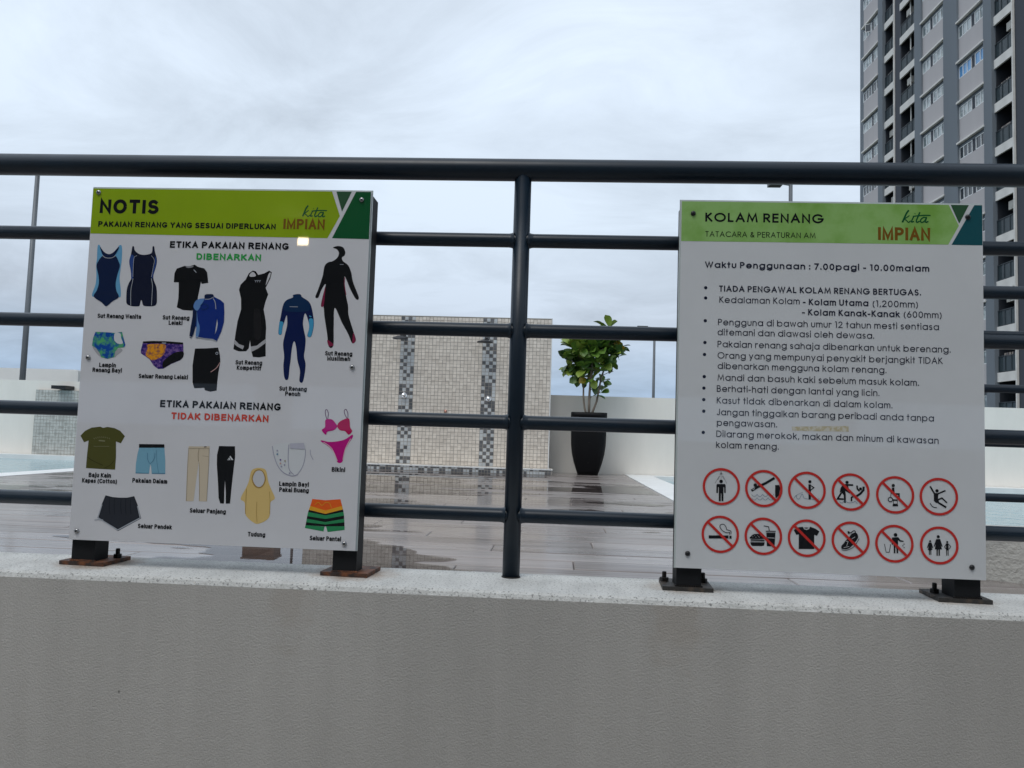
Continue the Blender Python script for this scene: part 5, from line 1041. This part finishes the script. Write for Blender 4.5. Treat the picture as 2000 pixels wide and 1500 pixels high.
def add_face(bm, pts, y, mi):
    v = [bm.verts.new((p[0] / 1000, y, p[1] / 1000)) for p in pts]
    try: f = bm.faces.new(v)
    except ValueError: return
    f.material_index = mi
    if f.normal.length == 0: f.normal_update()
    f.normal_update()
    if f.normal.y > 0: f.normal_flip()
    if len(v) > 4: bmesh.ops.triangulate(bm, faces=[f], ngon_method='EAR_CLIP')
def add_line(bm, pts, w_, y, mi):
    P2 = [Vector(p) for p in pts]; n = len(P2); L1 = []; R1 = []
    for i in range(n):
        a = (P2[i] - P2[i - 1]).normalized() if i > 0 else None; b = (P2[i + 1] - P2[i]).normalized() if i < n - 1 else None
        if a is None: t = b; k = 1
        elif b is None: t = a; k = 1
        else:
            t = (a + b); t = t.normalized() if t.length > 1e-5 else a; k = 1 / max(.45, t.dot(a))
        nn = Vector((-t.y, t.x)) * w_ * .5 * k; L1.append(P2[i] + nn); R1.append(P2[i] - nn)
    for i in range(n - 1): add_face(bm, [L1[i], L1[i + 1], R1[i + 1], R1[i]], y - i * .000005, mi)
def circ(c, r_, n=40): return [(c[0] + r_ * math.cos(2 * math.pi * k / n), c[1] + r_ * math.sin(2 * math.pi * k / n)) for k in range(n)]

# geometric single-stroke alphabet (round bowls, single-storey a), cap height 1
XH = .73
def arc(cx, cy, rx, ry, a0, a1, n=14): return [(cx + rx * math.cos(R(a0 + (a1 - a0) * i / n)), cy + ry * math.sin(R(a0 + (a1 - a0) * i / n))) for i in range(n + 1)]
q_ = XH / 2
full = lambda cx=.365: arc(cx, q_, .345, q_, 0, 360, 22)
GL = {
 'a': ([full(), [(.71, XH), (.71, 0)]], .71), 'b': ([[(0, 1), (0, 0)], full(.355)], .70), 'c': ([arc(.365, q_, .345, q_, 42, 318, 18)], .62), 'd': ([full(), [(.71, 1), (.71, 0)]], .71),
 'e': ([arc(.365, q_, .345, q_, 0, 322, 20) , [(.04, q_), (.70, q_)]], .70), 'g': ([full(), [(.71, XH), (.71, -.08)] + arc(.37, -.06, .34, .26, 0, -155, 10)[1:]], .71),
 'h': ([[(0, 1), (0, 0)], arc(.26, .45, .26, .28, 180, 0, 12) + [(.52, 0)]], .52), 'i': ([[(0, XH), (0, 0)], [(0, .95), (0, 1.07)]], .0), 'j': ([[(0.05, XH), (0.05, -.16)] + arc(-.08, -.16, .13, .14, 0, -90, 5), [(0.05, .95), (0.05, 1.07)]], .05),
 'k': ([[(0, 1), (0, 0)], [(.42, XH), (.03, .36)], [(.15, .46), (.48, 0)]], .46), 'l': ([[(0, 1), (0, 0)]], 0), 'm': ([[(0, XH), (0, 0)], arc(.21, .48, .21, .25, 180, 0, 10) + [(.42, 0)], arc(.63, .48, .21, .25, 180, 0, 10) + [(.84, 0)]], .84),
 'n': ([[(0, XH), (0, 0)], arc(.255, .46, .255, .27, 180, 0, 12) + [(.51, 0)]], .51), 'o': ([full()], .73), 'p': ([[(0, XH), (0, -.3)], full(.355)], .70), 'r': ([[(0, XH), (0, 0)], arc(.22, .43, .22, .29, 175, 62, 8)], .28),
 's': ([arc(.19, .54, .17, .18, 40, 265, 9)[:-1] + arc(.19, .185, .19, .185, 80, -140, 9)], .38), 't': ([[(.13, 1), (.13, 0)], [(-.02, .70), (.28, .70)]], .27), 'u': ([[(0, XH), (0, .27)] + arc(.25, .27, .25, .27, 180, 360, 12)[1:] + [(.50, XH)]], .50),
 'w': ([[(0, XH), (.2, 0), (.40, XH), (.60, 0), (.80, XH)]], .80), 'y': ([[(0, XH), (.27, .04)], [(.54, XH), (.14, -.3)]], .54),
 'A': ([[(0, 0), (.37, 1), (.74, 0)], [(.14, .34), (.60, .34)]], .74), 'B': ([[(0, 0), (0, 1), (.25, 1)] + arc(.25, .765, .21, .235, 90, -90, 10)[1:] + [(0, .53)], [(.25, .53)] + arc(.28, .265, .25, .265, 90, -90, 10) + [(0, 0)]], .53),
 'C': ([arc(.47, .5, .47, .5, 45, 315, 20)], .80), 'D': ([[(0, 0), (0, 1), (.22, 1)] + arc(.22, .5, .46, .5, 90, -90, 14)[1:] + [(0, 0)]], .68), 'E': ([[(.45, 1), (0, 1), (0, 0), (.45, 0)], [(0, .53), (.43, .53)]], .45), 'G': ([arc(.48, .5, .48, .5, 42, 352, 22) , [(.54, .46), (.96, .46)]], .96),
 'I': ([[(0, 0), (0, 1)]], 0), 'J': ([[(.36, 1), (.36, .2)] + arc(.17, .2, .19, .2, 0, -160, 9)[1:]], .36), 'K': ([[(0, 0), (0, 1)], [(.47, 1), (.03, .52)], [(.10, .6), (.54, 0)]], .52), 'L': ([[(0, 1), (0, 0), (.40, 0)]], .40), 'M': ([[(0, 0), (.12, 1), (.45, .12), (.78, 1), (.90, 0)]], .90),
 'N': ([[(0, 0), (0, 1), (.62, 0), (.62, 1)]], .62), 'O': ([arc(.49, .5, .49, .5, 0, 360, 26)], .98), 'P': ([[(0, 0), (0, 1), (.25, 1)] + arc(.25, .74, .25, .26, 90, -90, 10)[1:] + [(0, .48)]], .50), 'R': ([[(0, 0), (0, 1), (.25, 1)] + arc(.25, .74, .25, .26, 90, -90, 10)[1:] + [(0, .48)], [(.22, .47), (.52, 0)]], .52),
 'S': ([arc(.24, .75, .22, .25, 35, 265, 10)[:-1] + arc(.24, .255, .25, .255, 82, -145, 10)], .49), 'T': ([[(0, 1), (.48, 1)], [(.24, 1), (.24, 0)]], .48), 'U': ([[(0, 1), (0, .3)] + arc(.29, .3, .29, .3, 180, 360, 12)[1:] + [(.58, 1)]], .58), 'W': ([[(0, 1), (.27, 0), (.52, 1), (.77, 0), (1.04, 1)]], 1.04),
 '0': ([arc(.28, .5, .27, .5, 0, 360, 22)], .56), '1': ([[(.02, 1), (.2, 1), (.2, 0)]], .24), '2': ([arc(.26, .73, .25, .27, 165, -30, 10) + [(.0, 0), (.54, 0)]], .54), '6': ([[(.36, 1), (.07, .48)], arc(.28, .3, .27, .3, 0, 360, 18)], .56), '7': ([[(0, 1), (.5, 1), (.14, 0)]], .5),
 '.': ([[(.02, 0), (.02, .09)]], .04), ',': ([[(.05, .09), (0, -.12)]], .05), '-': ([[(0, .36), (.26, .36)]], .26), '(': ([arc(.42, .36, .38, .68, 128, 232, 8)], .2), ')': ([arc(-.22, .36, .38, .68, 52, -52, 8)], .16), ':': ([[(.02, 0), (.02, .10)], [(.02, .58), (.02, .68)]], .04),
 '&': ([[(.62, 0), (.16, .62)] + arc(.28, .80, .15, .17, 215, -10, 8) + [(.12, .38)] + arc(.24, .23, .2, .22, 140, 330, 8) + [(.62, .42)]], .64)}
GA = dict(GL)
fe = lambda cx=.25: arc(cx, q_, .245, q_, 0, 360, 20)
GA.update({
 'a': ([arc(.23, .50, .21, .23, 160, 0, 8) + [(.44, 0)], [(.42, .41), (.20, .39)] + arc(.19, .19, .19, .19, 100, 280, 10) + [(.42, .10)]], .45),
 'b': ([[(0, 1), (0, 0)], fe()], .50), 'd': ([fe(), [(.50, 1), (.50, 0)]], .50), 'e': ([arc(.25, q_, .245, q_, 0, 318, 18), [(.03, q_), (.47, q_)]], .48), 'g': ([fe(), [(.50, XH), (.50, -.06)] + arc(.26, -.06, .24, .2, 0, -155, 9)[1:]], .50),
 'h': ([[(0, 1), (0, 0)], arc(.21, .48, .21, .25, 180, 0, 10) + [(.42, 0)]], .42), 'n': ([[(0, XH), (0, 0)], arc(.21, .48, .21, .25, 180, 0, 10) + [(.42, 0)]], .42), 'm': ([[(0, XH), (0, 0)], arc(.17, .50, .17, .23, 180, 0, 9) + [(.34, 0)], arc(.51, .50, .17, .23, 180, 0, 9) + [(.68, 0)]], .68),
 'o': ([fe(.25)], .50), 'p': ([[(0, XH), (0, -.28)], fe()], .50), 'u': ([[(0, XH), (0, .25)] + arc(.21, .25, .21, .25, 180, 360, 10)[1:], [(.42, XH), (.42, 0)]], .42), 't': ([[(.12, .95), (.12, .12), (.26, .02)], [(-.02, .70), (.26, .70)]], .26),
 'f': ([[(.10, 0), (.10, .85), (.26, 1.0)], [(-.04, .70), (.24, .70)]], .24), 'k': ([[(0, 1), (0, 0)], [(.36, XH), (.03, .34)], [(.13, .45), (.40, 0)]], .40), 'y': ([[(0, XH), (.21, .04)], [(.42, XH), (.12, -.28)]], .42), 's': ([arc(.19, .54, .17, .17, 35, 265, 9)[:-1] + arc(.19, .185, .18, .18, 80, -145, 9)], .37),
 'A': ([[(0, 0), (.29, 1), (.58, 0)], [(.11, .32), (.47, .32)]], .56), 'M': ([[(0, 0), (0, 1), (.33, .08), (.66, 1), (.66, 0)]], .66), 'N': ([[(0, 0), (0, 1), (.52, 0), (.52, 1)]], .52), 'O': ([arc(.33, .5, .33, .5, 0, 360, 24)], .66), 'G': ([arc(.34, .5, .34, .5, 48, 330, 20) + [(.63, .42), (.38, .42)]], .64), 'C': ([arc(.33, .5, .33, .5, 48, 312, 18)], .58),
 'K': ([[(0, 0), (0, 1)], [(.50, 1), (.03, .42)], [(.15, .55), (.54, 0)]], .53), 'R': ([[(0, 0), (0, 1), (.26, 1)] + arc(.26, .755, .24, .245, 90, -90, 10)[1:] + [(0, .51)], [(.28, .49), (.54, 0)]], .53), 'E': ([[(.46, 1), (0, 1), (0, 0), (.47, 0)], [(0, .53), (.43, .53)]], .46), 'U': ([[(0, 1), (0, .28)] + arc(.26, .28, .26, .28, 180, 360, 12)[1:] + [(.52, 1)]], .52),
 'Y': ([[(0, 1), (.27, .45), (.54, 1)], [(.27, .45), (.27, 0)]], .54), 'D': ([[(0, 0), (0, 1), (.20, 1)] + arc(.20, .5, .34, .5, 90, -90, 14)[1:] + [(0, 0)]], .54), 'T': ([[(0, 1), (.50, 1)], [(.25, 1), (.25, 0)]], .50), 'W': ([[(0, 1), (.20, 0), (.40, .95), (.60, 0), (.80, 1)]], .80)})
def geo_text(bm, s_, u0, v0, width, cap, wt, G_=None):
    G_ = G_ or GL; sp = (.13 if G_ is GA else .13) + (0 if G_ is GA else wt * .3); x = 0; lay = []
    for ch in s_:
        if ch == ' ': x += .36; continue
        st, adv = G_[ch]; lay.append((x + wt / 2, st)); x += adv + wt + sp
    tot = x - sp; kx = width / tot; ky = cap
    for gi, (gx, st) in enumerate(lay):
        for si, s2 in enumerate(st):
            h = 1 - wt
            pts = [(u0 + (gx + p[0]) * kx, v0 + (wt / 2 + p[1] * h) * ky) for p in s2]
            if len(s2) == 2 or True:   # square off stroke ends by half a stroke
                a, b = Vector(pts[0]), Vector(pts[1]); c_, d_ = Vector(pts[-1]), Vector(pts[-2]); e_ = wt * ky * .5
                if (Vector(pts[0]) - Vector(pts[-1])).length > .3: pts[0] = tuple(a + (a - b).normalized() * e_ * .9); pts[-1] = tuple(c_ + (c_ - d_).normalized() * e_ * .9)
            add_line(bm, pts, wt * min((kx + ky) / 2, kx * 1.45), -LV * 2 - .00003 * si, 0)
signs = {}
for sd_, cx_s, z0_, z1_, hw, lab in (('L', -.6208, .0545, .8055, .3045, 'notice board with lime green header NOTIS and pictures of permitted and forbidden swimwear'), ('R', .6335, .0475, .7945, .3005, 'pool rules notice board with pale green header and twelve red circle symbols')):
    r_ = empty('notice_board', (cx_s, -.083, 0), lab, 'notice board', 'notice boards fixed to the near wall')
    signs[sd_] = r_
    put(B(-hw, hw, 0, .0045, z0_, z1_), 'panel', mat('board_print_white', (.68, .68, .705) if sd_ == 'L' else (.66, .675, .69), .018, spec=.5, var=.035, vscale=5), r_)
    put(B(-hw - .0025, hw + .0025, .0047, .0075, z0_ - .001, z1_ + .004), 'acrylic_sheet', M_acry, r_)
    put(B(-hw + .004, hw - .004, .0077, .0125, z0_ + .003, z1_ - .003), 'backing_board', M_backing if sd_ == 'R' else M_black, r_)
    for sg in (-1, 1):
        inset = .0 if sd_ == 'L' else .004
        xa = sg * (hw - inset) - (.05 if sg > 0 else 0)
        put(B(xa, xa + .05, .0128, .0628, .0085, z1_ - .004), 'leg', M_black, r_, bev=.0035)
        xc = xa + .025 + (.004 if sd_ == 'L' else (.0 if sg < 0 else -.004))
        bm = bmesh.new(); box(bm, -.050, .050, -.046, .048, 0, .008); pl = put(bm, 'base_plate', M_rust if sd_ == 'L' else M_dirty, r_, bev=.0012); pl.location = (xc, .052, .0004); pl.rotation_euler.z = R(-4 if sd_ == 'L' else -3)
        bts = [(.036, .022)] if sd_ == 'L' else [(-.042, .012), (.038, .02)] if sg < 0 else [(-.036, .008)]
        if sd_ == 'L' and sg > 0: bts = []
        for bx_, by_ in bts:
            bm = bmesh.new(); lathe(bm, [(.009, .008), (.009, .015), (.0085, .016)], 6); lathe(bm, [(.0045, .016), (.0045, .027), (.003, .028)], 12); b_ = put(bm, 'bolt', M_bolt, pl); b_.location = (bx_, by_, 0)
        # weld bead round the foot of the leg
        bm = bmesh.new(); rr2 = random.Random(int(sg * 3 + 9)); 
        for k in range(12): a_ = -.025 + k * .05 / 11; lathe(bm, [(.0035, -.0005), (.003, .002 + rr2.random() * .001), (0, .0035)], 6, Matrix.Translation((a_ + xa + .025, .0125, .0085)))
        put(bm, 'weld_bead', M_rust if sd_ == 'L' else M_bolt, r_)
    put(B(-hw + .052, hw - .052, .014, .039, z1_ - .06, z1_ - .03), 'crossbar', M_black, r_)
    put(B(-hw + .052, hw - .052, .014, .039, z0_ + .03, z0_ + .06), 'crossbar', M_black, r_)
    groups = {}
    for it in ART[sd_]: groups.setdefault(it[1], []).append(it)
    for nm, items in groups.items():
        if nm == 'screw':
            for it in items:
                bm = bmesh.new(); lathe(bm, [(.0052, 0), (.0052, .0012), (.0040, .0030), (.0022, .0038), (0, .0040)], 18, Matrix.Rotation(math.pi / 2, 4, 'X')); put(bm, 'screw', M_screw if it[2] == 'screw' else M_screwb, r_, True, (it[3][0] / 1000, -.0006, it[3][1] / 1000))
                bm = bmesh.new(); lathe(bm, [(.0020, 0), (.0020, .0006), (0, .0007)], 6, Matrix.Rotation(math.pi / 2, 4, 'X')); put(bm, 'socket', M_screwb, r_, False, (it[3][0] / 1000, -.0044, it[3][1] / 1000))
            continue
        ms = []; bm = bmesh.new()
        for n_i, it in enumerate(items):
            k_ = it[2]; 
            if k_ not in ms: ms.append(k_)
            mi = ms.index(k_); lv = it[5] if it[0] in ('line',) else it[5] if it[0] == 'ring' else it[4]
            y = -LV * (lv if it[0] != 'disc' else it[5]) - n_i * .000004
            if it[0] == 'poly': add_face(bm, spline(it[3], True) if it[5] else it[3], y, mi)
            elif it[0] == 'line': add_line(bm, spline(it[3], False) if it[6] else it[3], it[4], y, mi)
            elif it[0] == 'disc': add_face(bm, circ(it[3], it[4], 20), y, mi)
            elif it[0] == 'ring':
                y = -LV * it[6] - n_i * .000004; add_line(bm, circ(it[3], (it[4] + it[5]) / 2, 44) + [circ(it[3], (it[4] + it[5]) / 2, 44)[0]], it[4] - it[5], y, mi)
        if nm.startswith('header'):
            for v_ in bm.verts: v_.co.x = max(-hw + .0006, min(hw - .0006, v_.co.x)); v_.co.z = min(z1_ - .0006, v_.co.z)
        put(bm, nm.split('#')[0], [cm(k_) for k_ in ms], r_)
# lettering
for (sd_, s_, u, v, wd, cap, fk, mk) in TXT:
    bm = bmesh.new()
    if fk == 'ar': geo_text(bm, s_, u, v, wd, cap, .23 if cap > 6 else .15, GA)
    elif fk == 'im': geo_text(bm, s_, u, v, wd, cap, .22, GA)
    else: geo_text(bm, s_, u, v, wd, cap, .19 if fk == 'gb' else .125)
    put(bm, 'lettering', cm(mk), signs[sd_])
